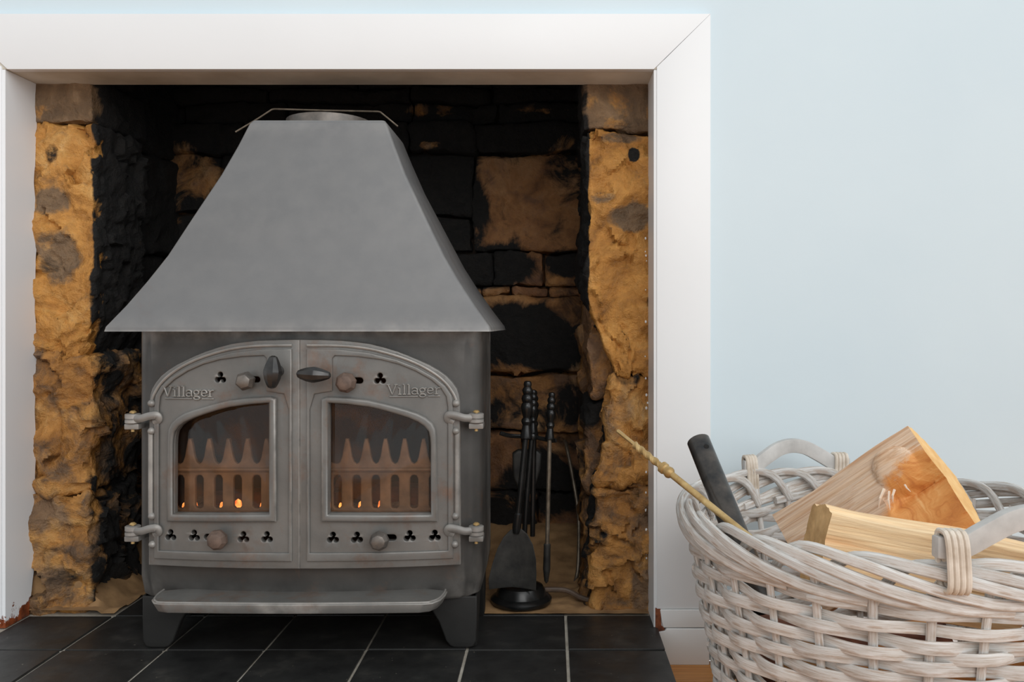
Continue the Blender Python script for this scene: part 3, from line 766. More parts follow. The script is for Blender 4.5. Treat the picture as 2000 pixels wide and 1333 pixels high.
def trefoil2(px, py, s=1.0):
    """outline in polar form: three lobes, one up"""
    c = L(px, py); pts = []
    for k in range(36):
        a = 2*PI*k/36; best = 0.003*s
        for m in (90, 210, 330):
            dx, dz = 0.0062*s*math.cos(math.radians(m)), 0.0062*s*math.sin(math.radians(m)); r = 0.0048*s
            ca, sa = math.cos(a), math.sin(a); bq = ca*dx+sa*dz; disc = bq*bq-(dx*dx+dz*dz-r*r)
            if disc > 0 and bq > 0: best = max(best, bq+math.sqrt(disc))
        pts.append((c[0]+best*math.cos(a), c[1]+best*math.sin(a)))
    return pts
def slot(px0, px1, py, h=0.005):
    a, b_ = L(px0, py), L(px1, py); pts = []
    for k in range(7): an = math.radians(-90+30*k); pts.append((b_[0]+h*math.cos(an), b_[1]+h*math.sin(an)))
    for k in range(7): an = math.radians(90+30*k); pts.append((a[0]+h*math.cos(an), a[1]+h*math.sin(an)))
    return pts
def mir(poly): return [(-x, z) for x, z in poly][::-1]
def LL(lst, s):
    pts = [L(*q) for q in lst]
    return pts if s > 0 else mir(pts)

# raised lettering: strokes in a 1-high em, x-height 0.62
def arc(cx, cy, rx, ry, a0, a1, n=10): return [(cx+rx*math.cos(math.radians(a0+(a1-a0)*k/n)), cy+ry*math.sin(math.radians(a0+(a1-a0)*k/n))) for k in range(n+1)]
GL = {
 'V': (0.78, [[(0.06, 1.0), (0.36, 0.0)], [(0.36, 0.0), (0.64, 1.0)], [(-0.06, 1.0), (0.20, 1.0)], [(0.52, 1.0), (0.76, 1.0)]]),
 'i': (0.34, [[(0.14, 0.0), (0.14, 0.64)], [(0.02, 0.64), (0.14, 0.64)], [(0.02, 0.0), (0.27, 0.0)], [(0.14, 0.86), (0.14, 0.90)]]),
 'l': (0.34, [[(0.14, 0.0), (0.14, 1.0)], [(0.02, 1.0), (0.14, 1.0)], [(0.02, 0.0), (0.27, 0.0)]]),
 'a': (0.56, [arc(0.22, 0.44, 0.20, 0.20, 160, 0)+[(0.42, 0.10), (0.50, 0.0)], arc(0.22, 0.18, 0.19, 0.17, 40, 320)]),
 'g': (0.58, [arc(0.24, 0.42, 0.19, 0.20, 0, 360, 14), [(0.38, 0.56), (0.54, 0.64)], [(0.12, 0.24), (0.10, 0.12), (0.22, 0.06), (0.40, 0.04)], arc(0.26, -0.14, 0.22, 0.15, 55, 360+55, 14)]),
 'e': (0.54, [[(0.06, 0.34), (0.44, 0.36)]+arc(0.25, 0.34, 0.21, 0.30, 10, 320, 14)]),
 'r': (0.48, [[(0.14, 0.0), (0.14, 0.62)], [(0.02, 0.62), (0.14, 0.62)], [(0.02, 0.0), (0.27, 0.0)], [(0.14, 0.40), (0.22, 0.56), (0.34, 0.64), (0.44, 0.60)]])}
def lettering(px0, px1, py_base, cap_px, parent):
    a, b_ = L(px0, py_base), L(px1, py_base); em = cap_px*(YD+0.012)/F
    word = 'Villager'; wid = sum(GL[c][0] for c in word); sx = (b_[0]-a[0])/wid; mb = MB(); x = 0.0
    q = lambda u, v: (XC+a[0]+u*sx, YD+bowy(a[0]+u*sx)-0.0012, a[1]+v*em)
    for c in word:
        for st in GL[c][1]:
            mb.tube([q(x+u, v) for u, v in st], (0.0032, 0.0015), 8, up=(0, -1, 0))
        if c == 'g': xg = x
        x += GL[c][0]
    for (u0, u1) in ((0.15, xg-0.10), (xg+0.66, wid-0.05)):
        mb.tube([q(u0+(u1-u0)*k/6, -0.22) for k in range(7)], (0.0018, 0.0012), 8, up=(0, -1, 0))
    mb.build('lettering', 'iron_worn_highlit', parent)

def facet_knob(px, py, parent, mat, r=0.0165, segs=8, rot=0.2):
    x, z = L(px, py, -0.02); y = YD+bowy(x)
    mb = MB().lathe([(0.006, -0.014), (0.006, 0.004), (r*0.78, 0.007), (r, 0.013), (r, 0.021), (r*0.72, 0.029), (r*0.3, 0.031)], (0, 0, 0), (0, -1, 0), segs)
    mb.v = [(XC+x+a*math.cos(rot)-c*math.sin(rot), y+b_, z+a*math.sin(rot)+c*math.cos(rot)) for a, b_, c in mb.v]
    mb.build('air_knob', mat, parent, smooth=True, bevel=0.001, sharp=0.35)

def spindle(px, py, parent, ang, ln, rad):
    x, z = L(px, py, -0.03); y = YD+bowy(x)-0.034; d = Vector((math.sin(ang), 0, math.cos(ang)))
    prof = [(0.15, -1.0), (0.42, -0.93), (0.62, -0.75), (0.86, -0.42), (1.0, -0.05), (0.98, 0.1), (0.80, 0.45), (0.58, 0.75), (0.42, 0.92), (0.15, 1.0)]
    c = Vector((XC+x, y, z))
    mb = MB().lathe([(r*rad, h*ln) for r, h in prof], c, d, 10)
    mb.build('door_handle', 'handle', parent, sharp=0.45)
    MB().lathe([(0.010, 0), (0.0085, 0.010), (0.007, 0.034)], (XC+x+0.010*math.cos(ang)*0, YD+bowy(x)+0.001, z), (0, -1, 0), 14).build('handle_stem', 'handle', parent)

def make_door(s):
    holes = [LL(R_WIN, s)]
    tre = [(742, 741), (650, 1052), (697, 1052), (800, 1049), (849, 1048)]
    tre_l = [(430, 739), (333, 1047), (379, 1048), (475, 1051), (521, 1051)]
    for (px, py) in (tre if s > 0 else tre_l): holes.append(trefoil2(px, py, 0.92))
    for sl in ([(690, 703, 744), (748, 768, 1051)] if s > 0 else [(488, 502, 742), (404, 424, 1050)]): holes.append(slot(*sl))
    me = sheet(LL(R_OUT, s), holes, 0.014, 0.0018, on_front(-0.014), cuts=0.013)
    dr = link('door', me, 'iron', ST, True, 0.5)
    dr['label'] = 'right door of the stove with its handle turned level' if s > 0 else 'left door of the stove with its handle turned upright'
    me = sheet(LL(R_RIM, s), [LL(R_REC, s)], 0.0045, 0.0018, on_front(-0.0005), cuts=0.013); link('raised_border', me, 'iron', dr, True, 0.7)
    me = sheet(LL(R_BEAD, s), [LL(R_WIN, s)], 0.010, 0.0042, on_front(-0.0005), cuts=0.013, bres=3); link('window_bead', me, 'iron', dr, True, 0.9)
    gw = [(640, 1006), (640, 784), (680, 786), (722, 792), (776, 806), (817, 821), (832, 829), (842, 842), (846, 870), (846, 1006)]
    me = sheet(LL(gw, s), [], 0.003, 0.0004, on_front(-0.0178), cuts=0.02); link('glass_pane', me, 'glass', dr, True, 0.6)
    # moulding along the outer edge: bead with small balls beside the hinges
    mb = MB()
    path = [(600, 675), (668, 676), (722, 682), (776, 696), (817, 712), (850, 731), (872, 750), (886, 770), (891.5, 783)]
    pts = [L(*q) for q in path]; pp = smooth_path([(XC+s*x, YD+bowy(x)-0.001, z) for x, z in pts], 5)
    mb.tube(pp, 0.0026, 8)
    for (y0, y1) in ((843, 1008),):
        for xx in (893,):
            a = L(xx, y0); b_ = L(xx, y1); mb.tube([(XC+s*a[0], YD+bowy(a[0])-0.002, a[1]), (XC+s*b_[0], YD+bowy(b_[0])-0.002, b_[1])], 0.0042, 10)
    for (xx, yy) in ((891, 788), (891, 842), (890, 1008), (889, 1063)):
        a = L(xx, yy); mb.ball((XC+s*a[0], YD+bowy(a[0])-0.003, a[1]), 0.0062)
    mb.build('moulding', 'iron_worn_highlit', dr)
    return dr
doorR = make_door(1); doorL = make_door(-1)
lettering(757, 861, 771, 19, doorR); lettering(320, 420, 774, 19.5, doorL)
facet_knob(675, 748, doorR, 'rust', 0.0168); facet_knob(740, 1058, doorR, 'knob', 0.0158, 8, 0.1)
facet_knob(478, 745, doorL, 'knob', 0.0158, 6, 0.3); facet_knob(423, 1056, doorL, 'rust', 0.0165, 8, 0.5)
spindle(534, 727, doorL, 0.05, 0.0262, 0.0152); spindle(614, 732, doorR, PI/2+0.05, 0.0272, 0.0132)
for s in (1, -1):
    for py in ((817, 1037) if s > 0 else (818, 1037)):
        x, z = L(890, py) if s > 0 else tuple(-q if i == 0 else q for i, q in enumerate(L(890, py)))
        y = YD+bowy(x)
        mb = MB()
        path = smooth_path([(XC+x-s*0.004, y-0.001, z-0.006), (XC+x-s*0.012, y-0.005, z-0.001), (XC+x-s*0.010, y-0.008, z+0.006), (XC+x+s*0.002, y-0.009, z+0.005), (XC+x+s*0.016, y-0.008, z+0.001), (XC+x+s*0.030, y-0.003, z+0.001)], 6)
        mb.tube(path, (0.0048, 0.0065), 10, up=(0, -1, 0))
        mb.lathe([(0.011, 0.002), (0.0125, 0.003), (0.0125, 0.012), (0.011, 0.013)], (XC+x+s*0.034, y+0.002, z-0.005), segs=20)
        mb.lathe([(0.011, -0.003), (0.0125, -0.002), (0.0125, 0.0055), (0.011, 0.0065)], (XC+x+s*0.034, y+0.002, z-0.005), segs=20)
        hg = mb.build('hinge', 'iron_worn_highlit', ST)
        MB().lathe([(0.003, -0.022), (0.003, 0.009), (0.0055, 0.0095), (0.0055, 0.011), (0.003, 0.013)], (XC+x+s*0.034, y+0.002, z), segs=12).build('hinge_pin', 'brass', hg)
        mb = MB(); mb.box(min(XC+x+s*0.022, XC+x+s*0.046), max(XC+x+s*0.022, XC+x+s*0.046), y-0.004, y+0.024, z-0.018, z-0.0085)
        mb.build('lug', 'iron', hg, bevel=0.002)
# ash lip
def zt(px, py, d): return H-(py-CY)*d/F
tp = [(-0.2375, 1.42), (-0.237, 1.40), (-0.232, 1.375), (-0.222, 1.360), (-0.205, 1.354), (-0.1, 1.3505), (0, 1.349), (0.1, 1.3505), (0.205, 1.354), (0.222, 1.360), (0.232, 1.375), (0.237, 1.40), (0.2375, 1.42)]
tp = tp+[(0.16, 1.446), (-0.16, 1.446)]
me = sheet([(x, y) for x, y in tp], [], 0.017, 0.0025, lambda a, b_, h: Vector((XC+a*(0.972+0.028*min(1, h/0.012)), b_+(0.004 if h < 0.006 else 0), 0.0905+h)), cuts=0.03)
lip = link('ash_lip', me, 'iron', ST, True, 0.6)
edge = [(XC+x*0.985, y+0.0035, 0.1078) for x, y in tp[:-2]]
MB().tube(smooth_path(edge, 4), 0.0016, 8).build('lip_edge', 'iron_worn_highlit', lip)
# legs
lg = [(0.284, 0.088), (0.284, 0.045), (0.283, 0.012), (0.278, 0.002), (0.270, 0.0), (0.246, 0.0), (0.238, 0.003), (0.231, 0.012), (0.226, 0.026), (0.219, 0.044), (0.208, 0.062), (0.195, 0.073), (0.18, 0.080), (0.165, 0.088)]
for s in (1, -1):
    for yb_ in (1.452, 1.63):
        sgn = 1 if yb_ < 1.5 else -1
        poly = lg if s > 0 else [(-x, z) for x, z in lg][::-1]
        me = sheet(poly, [], 0.016, 0.003, lambda a, b_, h: Vector((XC+a, yb_+0.016-h, b_)))
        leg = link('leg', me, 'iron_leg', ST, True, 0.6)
        side = [(0.0, 0.088), (0.0, 0.010), (0.006, 0.0), (0.030, 0.0), (0.040, 0.014), (0.050, 0.040), (0.066, 0.070), (0.085, 0.088)]
        if sgn < 0: side = [(-a+0.016, b_) for a, b_ in side][::-1]
        me = sheet(side, [], 0.014, 0.003, lambda a, b_, h: Vector((XC+s*(0.2835-h), yb_+a+0.003*sgn, b_))); link('leg_return', me, 'iron_leg', leg, True, 0.6)

# ------------------------------------------------------------------ fire tools
DT = 1.68
XT = (1018-CX)*DT/F
SZ = 0.006
ts = empty('fire_tool_stand', (XT, DT, SZ), 'black round footed companion stand beside the stove', 'tool stand')
MB().lathe([(0.0585, 0.0), (0.060, 0.003), (0.060, 0.007), (0.057, 0.010), (0.053, 0.0125), (0.050, 0.014), (0.047, 0.023), (0.042, 0.031), (0.033, 0.0345), (0.018, 0.036), (0.005, 0.037)], (XT, DT, SZ), segs=40).build('base', 'black', ts)
ZBR = 0.327
MB().tube([(XT, DT, SZ+0.03), (XT+0.010, DT+0.008, 0.20), (XT+0.022, DT+0.012, ZBR+0.02)], 0.0052, 12).build('pole', 'black', ts)
mb = MB()
c0 = Vector((XT+0.022, DT+0.012, ZBR))
for pts in ([c0, P(1000, 852, DT-0.01), P(985, 849, DT-0.02), P(977, 846, DT-0.025)], [c0, P(1062, 858, DT-0.005), P(1078, 861, DT-0.012), P(1086, 861, DT-0.02)], [c0, P(1030, 856, DT-0.02), P(1029, 856, DT-0.045)]):
    mb.tube(smooth_path(pts, 5), (0.0022, 0.0042), 8, up=(0, 1, 0))
mb.lathe([(0.008, -0.006), (0.009, -0.004), (0.009, 0.004), (0.008, 0.006)], c0, segs=14)
mb.build('hook_arms', 'black', ts)
HPROF = [(0.004, 0.106), (0.0065, 0.1045), (0.0078, 0.100), (0.0065, 0.095), (0.0085, 0.092), (0.0098, 0.088), (0.0085, 0.083), (0.0072, 0.081), (0.0095, 0.078), (0.0108, 0.073), (0.0095, 0.068), (0.0082, 0.066), (0.0100, 0.063), (0.0112, 0.058), (0.0100, 0.051), (0.0078, 0.043), (0.0064, 0.038), (0.0085, 0.035), (0.0098, 0.031), (0.0085, 0.027), (0.0070, 0.024), (0.0085, 0.014), (0.0105, 0.004), (0.0105, 0.0), (0.006, -0.002)][::-1]
def turned(parent, base, axis, k=1.0):
    MB().lathe([(r*k, h*k) for r, h in HPROF], base, axis, 18).build('handle', 'black', parent)
turned(ts, c0+Vector((0, 0, 0.008)), (0.02, 0, 1), 0.80)
# shovel
D1 = DT-0.042
b0, b1 = P(1027, 856, D1), P(1009, 1032, D1-0.005)
sv = empty('hearth_shovel', b1-Vector((0, 0, 0.12)), 'black hearth shovel with a turned handle hanging blade down', 'shovel')
turned(sv, b0, (0.035, 0, 1), 1.03)
MB().tube([b0+Vector((0, 0, 0.003)), b1+(b0-b1)*0.16], 0.0055, 12).build('shaft', 'black', sv)
MB().tube([b1+(b0-b1)*0.17, b1+(b0-b1)*0.155, b1+(b0-b1)*0.0, b1+(b0-b1)*-0.06], [0.0065, 0.0085, 0.0085, 0.006], 12).build('ferrule', 'black', sv)
outl = [(1009-11, 1034), (1009+9, 1032), (1030, 1042), (1041, 1062), (1047, 1090), (1048, 1120), (1047, 1151), (1000, 1147), (956, 1149), (955, 1128), (962, 1100), (972, 1070), (984, 1048)]
op = [P(a, b_, D1) for a, b_ in outl]
cxs = P(1002, 1100, D1).x
def dish(a, b_, h):
    u = (a-cxs)/0.046; return Vector((a, D1-0.012+0.016*(1-u*u)*0.6-h+0.03*(b1.z-b_)*0.8, b_))
me = sheet([(q.x, q.z) for q in op], [], 0.0025, 0.0006, dish, cuts=0.006); link('blade', me, 'blackmatt', sv, True, 0.8)
# poker
p0, p1 = P(1073.5, 858, DT-0.012), P(1067, 1140, DT-0.012)
pk = empty('fire_poker', p1, 'slim steel fire poker with black tip hanging from the stand', 'poker')
turned(pk, p0, (0.05, 0, 1), 0.86)
tt = lambda k: p0+(p1-p0)*k
MB().tube([p0+Vector((0, 0, 0.002)), tt(0.74)], 0.0042, 10).build('shaft', 'steel', pk)
MB().tube([tt(0.725), tt(0.73), tt(0.745), tt(0.76), tt(0.9), tt(0.985), tt(1.0)], [0.0055, 0.0068, 0.0068, 0.0066, 0.0072, 0.004, 0.001], 12).build('tip', 'blackmatt', pk)
# brush behind
bz = P(1043, 856, DT+0.03); be = P(1040, 1048, DT+0.03)
br = empty('hearth_brush', be, 'black hearth brush hanging behind the shovel', 'brush')
turned(br, bz+Vector((0, 0, 0.0)), (0.0, 0, 1), 0.9)
MB().tube([bz, be], 0.005, 10).build('shaft', 'black', br)
q = [P(a, b_, DT+0.05) for a, b_ in ((1001, 885), (1012, 878), (1050, 879), (1058, 886), (1056, 915), (1046, 948), (1030, 962), (1012, 955), (1002, 930))]
me = sheet([(a.x, a.z) for a in q], [], 0.022, 0.005, lambda a, b_, h: Vector((a, DT+0.062-h, b_))); link('brush_head', me, 'blackmatt', br, True, 0.8)

# pipes and cable in the niche
pp = smooth_path([P(1103, 862, 2.0), P(1108, 880, 1.97), P(1120, 940, 1.93), P(1130, 1010, 1.90), P(1130, 1090, 1.86), P(1126, 1128, 1.84), P(1118, 1143, 1.82)], 8)
tag(MB().tube(pp, 0.0042, 10).build('thin_pipe', 'steel'), 'thin bent metal pipe running down the back wall of the niche', 'pipe')
cpts = [(1062, 1156, 1.70), (1100, 1157, 1.70), (1118, 1163, 1.695), (1135, 1172, 1.685), (1170, 1181, 1.672), (1205, 1178, 1.668), (1235, 1166, 1.66), (1262, 1148, 1.652)]
tag(MB().tube(smooth_path([P(*c)+Vector((0, 0, 0.004)) for c in cpts], 8), 0.0056, 10).build('cable', 'cable'), 'brown cable lying in the dust at the foot of the niche', 'cable')

# ------------------------------------------------------------------ log basket
BX, BY, BA, BB = 0.455, 1.168, 0.270, 0.290
ZR = 0.287
bk = empty('log_basket', (BX, BY, FLZ), 'whitewashed oval wicker log basket with two wooden handles', 'basket')
def bscale(z): return 0.76+0.24*max(0.0, (z+0.06)/0.357)**1.12
def BP(th, z, dr=0.0):
    s = bscale(z); c, sn = math.cos(th), math.sin(th)
    nrm = Vector((c/BA, sn/BB, 0)).normalized()
    return Vector((BX+BA*s*c, BY+BB*s*sn, z))+nrm*dr, nrm
NSK = 28
# base
V = [];FC = []
for k in range(48):
    a = 2*PI*k/48
    for z in (FLZ, FLZ+0.010):
        p, _ = BP(a, -0.055, 0.004); V.append((p.x, p.y, z))
for k in range(48): FC.append((2*k, (2*k+2) % 96, (2*k+3) % 96, 2*k+1))
FC.append(tuple(range(0, 96, 2))); FC.append(tuple(range(1, 96, 2)))
MB().add(V, FC).build('base', 'willow', bk)
rs = random.Random(3)
for k in range(NSK):
    th = 2*PI*k/NSK; ww = rs.uniform(-0.012, 0.012)
    pts = []; ups = []
    for i in range(13):
        z = FLZ+0.006+(ZR-0.012-FLZ-0.006)*i/12; p, nr = BP(th+ww*i/12, z, 0.0); pts.append(p); ups.append(nr)
    MB().tube(pts, (0.0036, 0.0052), 8, up=ups).build('stake', 'willow', bk)
NROW = 23; Z0, Z1 = FLZ+0.012, 0.238
for rr in range(NROW):
    t = rr/(NROW-1); zc = Z0+(Z1-Z0)*t**1.03
    if rr >= NROW-3: zc += (rr-NROW+3)*0.0025
    hw = rs.uniform(0.0066, 0.0080) if rr < NROW-2 else 0.0066
    par = rr % 2; ph = rs.uniform(0, 2*PI); npc = 3; cut0 = rs.uniform(0, 2*PI)
    a1, a2, f1, f2 = rs.uniform(0, 0.004), rs.uniform(0, 0.0025), rs.uniform(0, 6), rs.uniform(0, 6)
    for pc in range(npc):
        s0 = cut0+2*PI*pc/npc-rs.uniform(0.04, 0.12); s1 = cut0+2*PI*(pc+1)/npc+rs.uniform(0.04, 0.12)
        tilt = rs.uniform(-0.0032, 0.0032); pts = []; ups = []; rad = []; nseg = 84
        for i in range(nseg+1):
            u = i/nseg; th = s0+(s1-s0)*u
            z = zc+a1*math.sin(2*th+f1)+a2*math.sin(5*th+f2)+tilt*(u-0.5)*2+0.0012*math.sin(NSK*th/2+par*PI+1.0)
            osc = math.cos(NSK/2*th+par*PI)
            dr = 0.0064*osc*(1.0)+0.0012*(pc-1)
            p, nr = BP(th, z, dr); pts.append(p); ups.append(nr)
            e = min(1.0, min(u, 1-u)*18+0.45); rad.append((0.0022, hw*e))
        MB().tube(pts, rad, 10, up=ups, sq=0.7).build('weaver', 'willow', bk)
# braided rim: every stake end bends over and runs down along the outside
key_t = [0.0, 0.05, 0.12, 0.22, 0.40, 0.60, 0.80, 1.0]
key_z = [-0.035, 0.000, 0.012, 0.014, 0.004, -0.014, -0.030, -0.036]
key_r = [-0.004, -0.008, -0.008, -0.001, 0.008, 0.011, 0.006, -0.003]
def interp(t, kt, kv):
    for a in range(len(kt)-1):
        if t <= kt[a+1]:
            u = (t-kt[a])/(kt[a+1]-kt[a]); u = u*u*(3-2*u) if False else u; return kv[a]+(kv[a+1]-kv[a])*u
    return kv[-1]
for k in range(NSK):
    for dbl in (0,):
        th0 = 2*PI*k/NSK+dbl*0.055+rs.uniform(-0.02, 0.02); span = math.radians(rs.uniform(62, 74)); jz = rs.uniform(-0.003, 0.004); pts = []; ups = []; rad = []
        rr0 = rs.uniform(0.0054, 0.0064)
        raw = []
        for i in range(30):
            u = i/29; z = ZR+interp(u, key_t, key_z)+jz-0.007*dbl; raw.append((th0+span*u, z, interp(u, key_t, key_r)-0.003*dbl))
        for it in range(3):
            raw = [raw[0]]+[tuple((a+2*b_+c)/4 for a, b_, c in zip(raw[i-1], raw[i], raw[i+1])) for i in range(1, 29)]+[raw[-1]]
        for (th, z, dr) in raw:
            p, nr = BP(th, z, dr); pts.append(p); ups.append(nr); rad.append((rr0*0.8, rr0*1.1))
        MB().tube(pts, rad, 10, up=ups, sq=0.8).build('rim_strand', 'willow', bk)
# handles
def bhandle(thc, half_len, lift, sgn, name='handle'):
    c, nr = BP(thc, ZR, 0.010); tg = Vector((-nr.y, nr.x, 0))*sgn
    prof = [(-1.0, 0.018), (-0.86, 0.018), (-0.72, 0.022), (-0.5, 0.042), (-0.25, 0.062), (0, 0.069), (0.25, 0.062), (0.5, 0.042), (0.72, 0.022), (0.86, 0.018), (1.0, 0.018)]
    raw = smooth_path([(u, v, 0) for u, v in prof], 5)
    pts = [c+tg*(q.x*half_len)+Vector((0, 0, 0.018+(q.y-0.018)*0.62+lift))-nr*0.016*(q.x**2)-nr*0.004 for q in raw]
    # rectangular strap
    mb = MB(); n = len(pts); V = []
    for i, p in enumerate(pts):
        t = (pts[min(i+1, n-1)]-pts[max(i-1, 0)]).normalized(); up = nr.cross(t); up = up if up.z > 0 else -up
        hh = 0.0118; ww = 0.0062
        for (a, b_) in ((-1, -1), (1, -1), (1, 1), (-1, 1)): V.append(p+nr*ww*a+up*hh*b_)
    FC = [(4*i+q, 4*i+(q+1) % 4, 4*i+4+(q+1) % 4, 4*i+4+q) for i in range(n-1) for q in range(4)]+[(3, 2, 1, 0), (4*n-4, 4*n-3, 4*n-2, 4*n-1)]
    ho = mb.add(V, FC).build(name, 'handlewood', bk, bevel=0.0022, sharp=0.7)
    for e in (-1, 1):
        for k in range(4):
            u = e*(0.75+0.058*k); ce = c+tg*(u*half_len)+Vector((0, 0, lift+0.000))-nr*0.016*u*u-nr*0.004
            loop = []
            for j in range(20):
                a = 2*PI*j/20; ca, sa = math.cos(a), math.sin(a)
                sq = lambda v: math.copysign(abs(v)**0.55, v)
                loop.append(ce+nr*(0.0105*sq(ca)+0.002)+Vector((0, 0, 0.031*sq(sa)+0.004+0.0))+tg*(0.002*e*sq(sa)))
            MB().tube(loop, 0.0031, 8, closed=True, up=tg).build('binding', 'cane', ho)
far_th = math.atan2(1.0, (0.410-BX)/BA); near_th = math.atan2(-1.0, (0.492-BX)/BA)
bhandle(far_th, 0.095, 0.006, 1); bhandle(near_th, 0.098, 0.016, 1)

# ------------------------------------------------------------------ logs
from mathutils import Matrix
def make_log(name, label, p_start, p_end, cdir, section, mats, disp=0.003, seed=0, nlen=70, endmat=None, knot=None, cap_tilt=0.0):
    """prism: grain along local x; section = list of (c, n) with c along cdir and n along axis x cdir; first edge is the split face to the room"""
    a, b_ = Vector(p_start), Vector(p_end); ax = (b_-a).normalized(); Ln = (b_-a).length
    cd = Vector(cdir); cd = (cd-ax*cd.dot(ax)).normalized(); nn = ax.cross(cd)
    # densify the section
    sec = []
    m = len(section)
    for i in range(m):
        p, q = section[i], section[(i+1) % m]; ln = math.hypot(q[0]-p[0], q[1]-p[1]); k = max(1, int(ln/0.0032))
        for j in range(k): sec.append((p[0]+(q[0]-p[0])*j/k, p[1]+(q[1]-p[1])*j/k))
    m = len(sec); cc = (sum(s_[0] for s_ in sec)/m, sum(s_[1] for s_ in sec)/m); V = []; FC = []
    for i in range(nlen+1):
        x = Ln*i/nlen
        for j, (c, n) in enumerate(sec):
            rad = Vector((0, c-cc[0], n-cc[1])).normalized()
            g = noise.noise(Vector((x*9, c*120, n*120+seed)))*disp+noise.noise(Vector((x*14, c*300+seed, n*300)))*disp*0.45+noise.noise(Vector((x*7+seed, c*22, n*22)))*disp*1.8
            if knot:
                g += knot(x, c, n)
            xx = x+(cap_tilt*(c-cc[0]) if i in (0, nlen) else cap_tilt*(c-cc[0]))
            V.append(Vector((xx, c, n))+rad*g)
    for i in range(nlen):
        for j in range(m): FC.append((i*m+j, i*m+(j+1) % m, (i+1)*m+(j+1) % m, (i+1)*m+j))
    nside = len(FC)
    for i in (0, nlen):     # sawn ends
        rings_ = 5; last = [i*m+j for j in range(m)]
        for r_ in range(1, rings_+1):
            new = []
            for j in range(m):
                s_ = 1-r_/(rings_+0.4); q = V[i*m+j]; ccx = cap_tilt*0+ (Ln*i/nlen)
                p = Vector((ccx+(q.x-ccx)*s_+0.0012*noise.noise(Vector((q.y*90*s_, q.z*90*s_, seed))), cc[0]+(q.y-cc[0])*s_, cc[1]+(q.z-cc[1])*s_))
                V.append(p); new.append(len(V)-1)
            for j in range(m): FC.append((last[j], last[(j+1) % m], new[(j+1) % m], new[j]))
            last = new
        FC.append(tuple(last))
    me = bpy.data.meshes.new(name); me.from_pydata([tuple(v) for v in V], [], FC)
    me.materials.append(M[mats[0]]); me.materials.append(M[mats[1]]); me.materials.append(M[mats[2]])
    x1 = section[1][0]
    for p in me.polygons:
        p.use_smooth = True
        if p.index >= nside: p.material_index = 2
        else:
            j = p.index % m; c, n = sec[j]
            p.material_index = 1 if (mats[1] != mats[0] and section_is_bark(section, j, sec)) else 0
    bm = bmesh.new(); bm.from_mesh(me); bmesh.ops.recalc_face_normals(bm, faces=bm.faces); bm.to_mesh(me); bm.free()
    me.set_sharp_from_angle(angle=0.7)
    o = bpy.data.objects.new(name, me); COL.objects.link(o)
    o.matrix_world = Matrix(((ax.x, cd.x, nn.x, a.x), (ax.y, cd.y, nn.y, a.y), (ax.z, cd.z, nn.z, a.z), (0, 0, 0, 1)))
    return tag(o, label, 'log', 'split logs in the wicker basket')
def section_is_bark(section, j, sec):
    return sec[j][1]*SIGN > 0.045
SIGN = 1
# large wedge on top
A = P(1508, 1006, 1.245); Bp = P(1772, 831, 1.15); E = P(1912, 1022, 1.06)
axv = (Bp-A).normalized(); cdv = (E-Bp); cdv = (cdv-axv*cdv.dot(axv))
nn_ = axv.cross(cdv.normalized()); view = Vector((0, 0, H))-Bp
SIGN = 1 if nn_.dot(view) < 0 else -1
wd = cdv.length
def knot_fn(x, c, n):
    if n*SIGN > 0.012: return 0.0
    out = 0.0
    q = math.hypot((x-0.198)/0.050, (c-0.088)/0.055)
    if q < 1: out -= 0.020*(1-q*q)                    # hollow torn out below the knot
    q = math.hypot((x-0.186)/0.030, (c-0.040)/0.026)
    if q < 1: out += 0.018*(1-q*q)**0.7               # the knot itself
    q = (c-0.066-0.10*(x-0.19))                        # step where the torn fibres end
    if 0.15 < x < 0.215 and 0 < q < 0.02: out -= 0.006*(1-q/0.02)
    return out
sec = [(0, 0), (wd, 0), (wd*0.93, 0.035*SIGN), (wd*0.74, 0.062*SIGN), (wd*0.46, 0.072*SIGN), (wd*0.2, 0.055*SIGN), (wd*0.05, 0.024*SIGN)]
big = make_log('split_log', 'large split log wedge with a torn knot, topmost in the basket', A, Bp, cdv, sec, ('log_a', 'bark', 'sawn'), 0.0034, 1, 90, knot=knot_fn)
for (x, c, dx, dc, w_) in [(0.160, 0.056, -0.020, 0.018, 0.0022), (0.164, 0.062, -0.012, 0.022, 0.0016), (0.171, 0.064, -0.010, 0.013, 0.0018), (0.186, 0.066, 0.002, 0.012, 0.0014)]:
    mb = MB().tube([(x, c, -0.004*SIGN), (x+dx*0.5, c+dc*0.5, -0.009*SIGN), (x+dx, c+dc, -0.006*SIGN)], [w_, w_*0.8, 0.0003], 5)
    o = bpy.data.objects.new('splinter', mb.mesh('splinter')); COL.objects.link(o); o.parent = big; o.data.materials.append(M['splinter'])
SIGN = 1
# front log: pale split face to the room
make_log('split_log', 'pale split log lying level along the near side of the basket', (0.302, 0.985, 0.235), (0.540, 0.990, 0.188), (0, 0.0, 1),
         [(0, 0), (0.098, 0.004), (0.104, -0.025), (0.092, -0.062), (0.05, -0.070), (0.0, -0.055)], ('log_b', 'log_b', 'sawn_dull'), 0.003, 5)
make_log('split_log', 'orange split log under the near handle of the basket', (0.562, 1.20, 0.215), (0.562, 1.03, 0.272), (1, 0, 0),
         [(0, 0), (0.07, -0.006), (0.08, -0.05), (0.05, -0.075), (0.01, -0.06)], ('log_c', 'log_c', 'log_c'), 0.003, 8)
make_log('split_log', 'red barked log at the left of the basket, seen through the weave', (0.345, 1.30, 0.03), (0.365, 1.12, 0.035), (0, 0, 1),
         [(0, 0), (0.07, -0.004), (0.11, 0.025), (0.10, 0.06), (0.05, 0.072), (0.0, 0.055)], ('bark', 'bark', 'sawn_dull'), 0.003, 11)
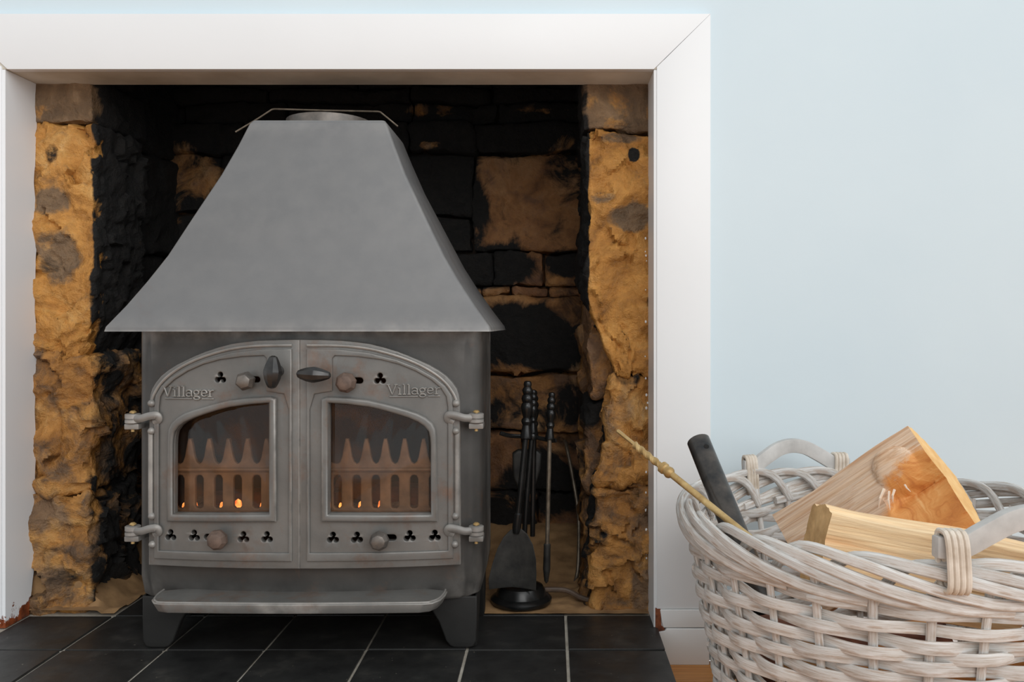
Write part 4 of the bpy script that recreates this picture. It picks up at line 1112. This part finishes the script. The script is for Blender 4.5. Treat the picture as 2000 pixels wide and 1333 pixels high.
make_log('split_log', 'shaded split log lying below the pale log', (0.345, 0.99, 0.055), (0.60, 1.005, 0.055), (0, 0, 1),
         [(0, 0), (0.10, 0.0), (0.11, -0.03), (0.07, -0.058), (0.01, -0.05)], ('log_c', 'log_c', 'sawn_dull'), 0.003, 13)
make_log('split_log', 'brown barked log on the floor of the basket', (0.40, 1.075, -0.045), (0.60, 1.09, -0.045), (0, 0, 1),
         [(0, 0), (0.07, 0.006), (0.09, -0.03), (0.07, -0.07), (0.01, -0.06)], ('bark', 'bark', 'sawn_dull'), 0.003, 17)
make_log('split_log', 'split log lying at the back of the basket', (0.41, 1.335, -0.02), (0.60, 1.32, 0.0), (0, 0, 1),
         [(0, 0), (0.09, -0.006), (0.11, 0.04), (0.08, 0.08), (0.01, 0.07)], ('log_c', 'bark', 'sawn_dull'), 0.003, 19)

# steel tube standing in the basket
t0, t1 = P(1364, 862, 1.235), P(1462, 1105, 1.10)
tdir = (t0-t1).normalized(); tb = t1-tdir*0.06
mb = MB(); N = 24
mb.tube([tb, t1, t0], 0.0166, N, caps=False); mb.tube([tb, t0], 0.0142, N, caps=False)
b = len(mb.v)
mb.f += [(2*N+k, 2*N+(k+1) % N, 4*N+(k+1) % N, 4*N+k) for k in range(N)]
st = mb.build('steel_tube', 'tube'); tag(st, 'black steel tube standing up out of the basket', 'tube')
hc = t0-tdir*0.022; hn = Vector((0.25, -1, 0.1)); hn = (hn-tdir*hn.dot(tdir)).normalized()
mb = MB().lathe([(0.0038, -0.002), (0.0038, 0.0004), (0.001, 0.0005)], hc+hn*0.0164, hn, 14)
ho_ = mb.build('pin_hole', 'sootwall', st)
# brass poker
k0, k1 = P(1206, 842, 1.235), P(1498, 1078, 1.055)
kd = (k1-k0); klen = kd.length; kd.normalize()
bp = empty('brass_poker', k1, 'brass poker with a twisted end leaning on the basket rim', 'poker')
kk = lambda m: k0+kd*m
MB().tube([kk(0.105), kk(klen)], 0.0046, 12).build('shaft', 'brass', bp)
mb = MB(); side = kd.cross(Vector((0, 1, 0))).normalized(); sid2 = kd.cross(side)
V = []; FC = []; nst = 44
for i in range(nst+1):
    m = 0.036+(0.093-0.036)*i/nst; a = i/nst*PI*4.0
    for k in range(8):
        an = 2*PI*k/8; x, y = 0.0056*math.cos(an), 0.0042*math.sin(an)
        V.append(kk(m)+side*(x*math.cos(a)-y*math.sin(a))+sid2*(x*math.sin(a)+y*math.cos(a)))
for i in range(nst):
    for k in range(8): FC.append((i*8+k, i*8+(k+1) % 8, i*8+8+(k+1) % 8, i*8+8+k))
FC += [tuple(range(7, -1, -1)), tuple(nst*8+k for k in range(8))]
MB().add(V, FC).build('twist', 'brass', bp)
MB().tube([kk(0.0), kk(0.002), kk(0.03), kk(0.038)], [(0.0025, 0.003), (0.003, 0.0048), (0.0028, 0.0042), (0.003, 0.004)], 10, up=side).build('flat_tip', 'brass', bp)
MB().tube([kk(0.090), kk(0.092), kk(0.098), kk(0.100), kk(0.106), kk(0.109), kk(0.112)], [0.005, 0.0082, 0.0082, 0.0066, 0.0082, 0.0076, 0.0048], 14).build('collar', 'brass', bp)
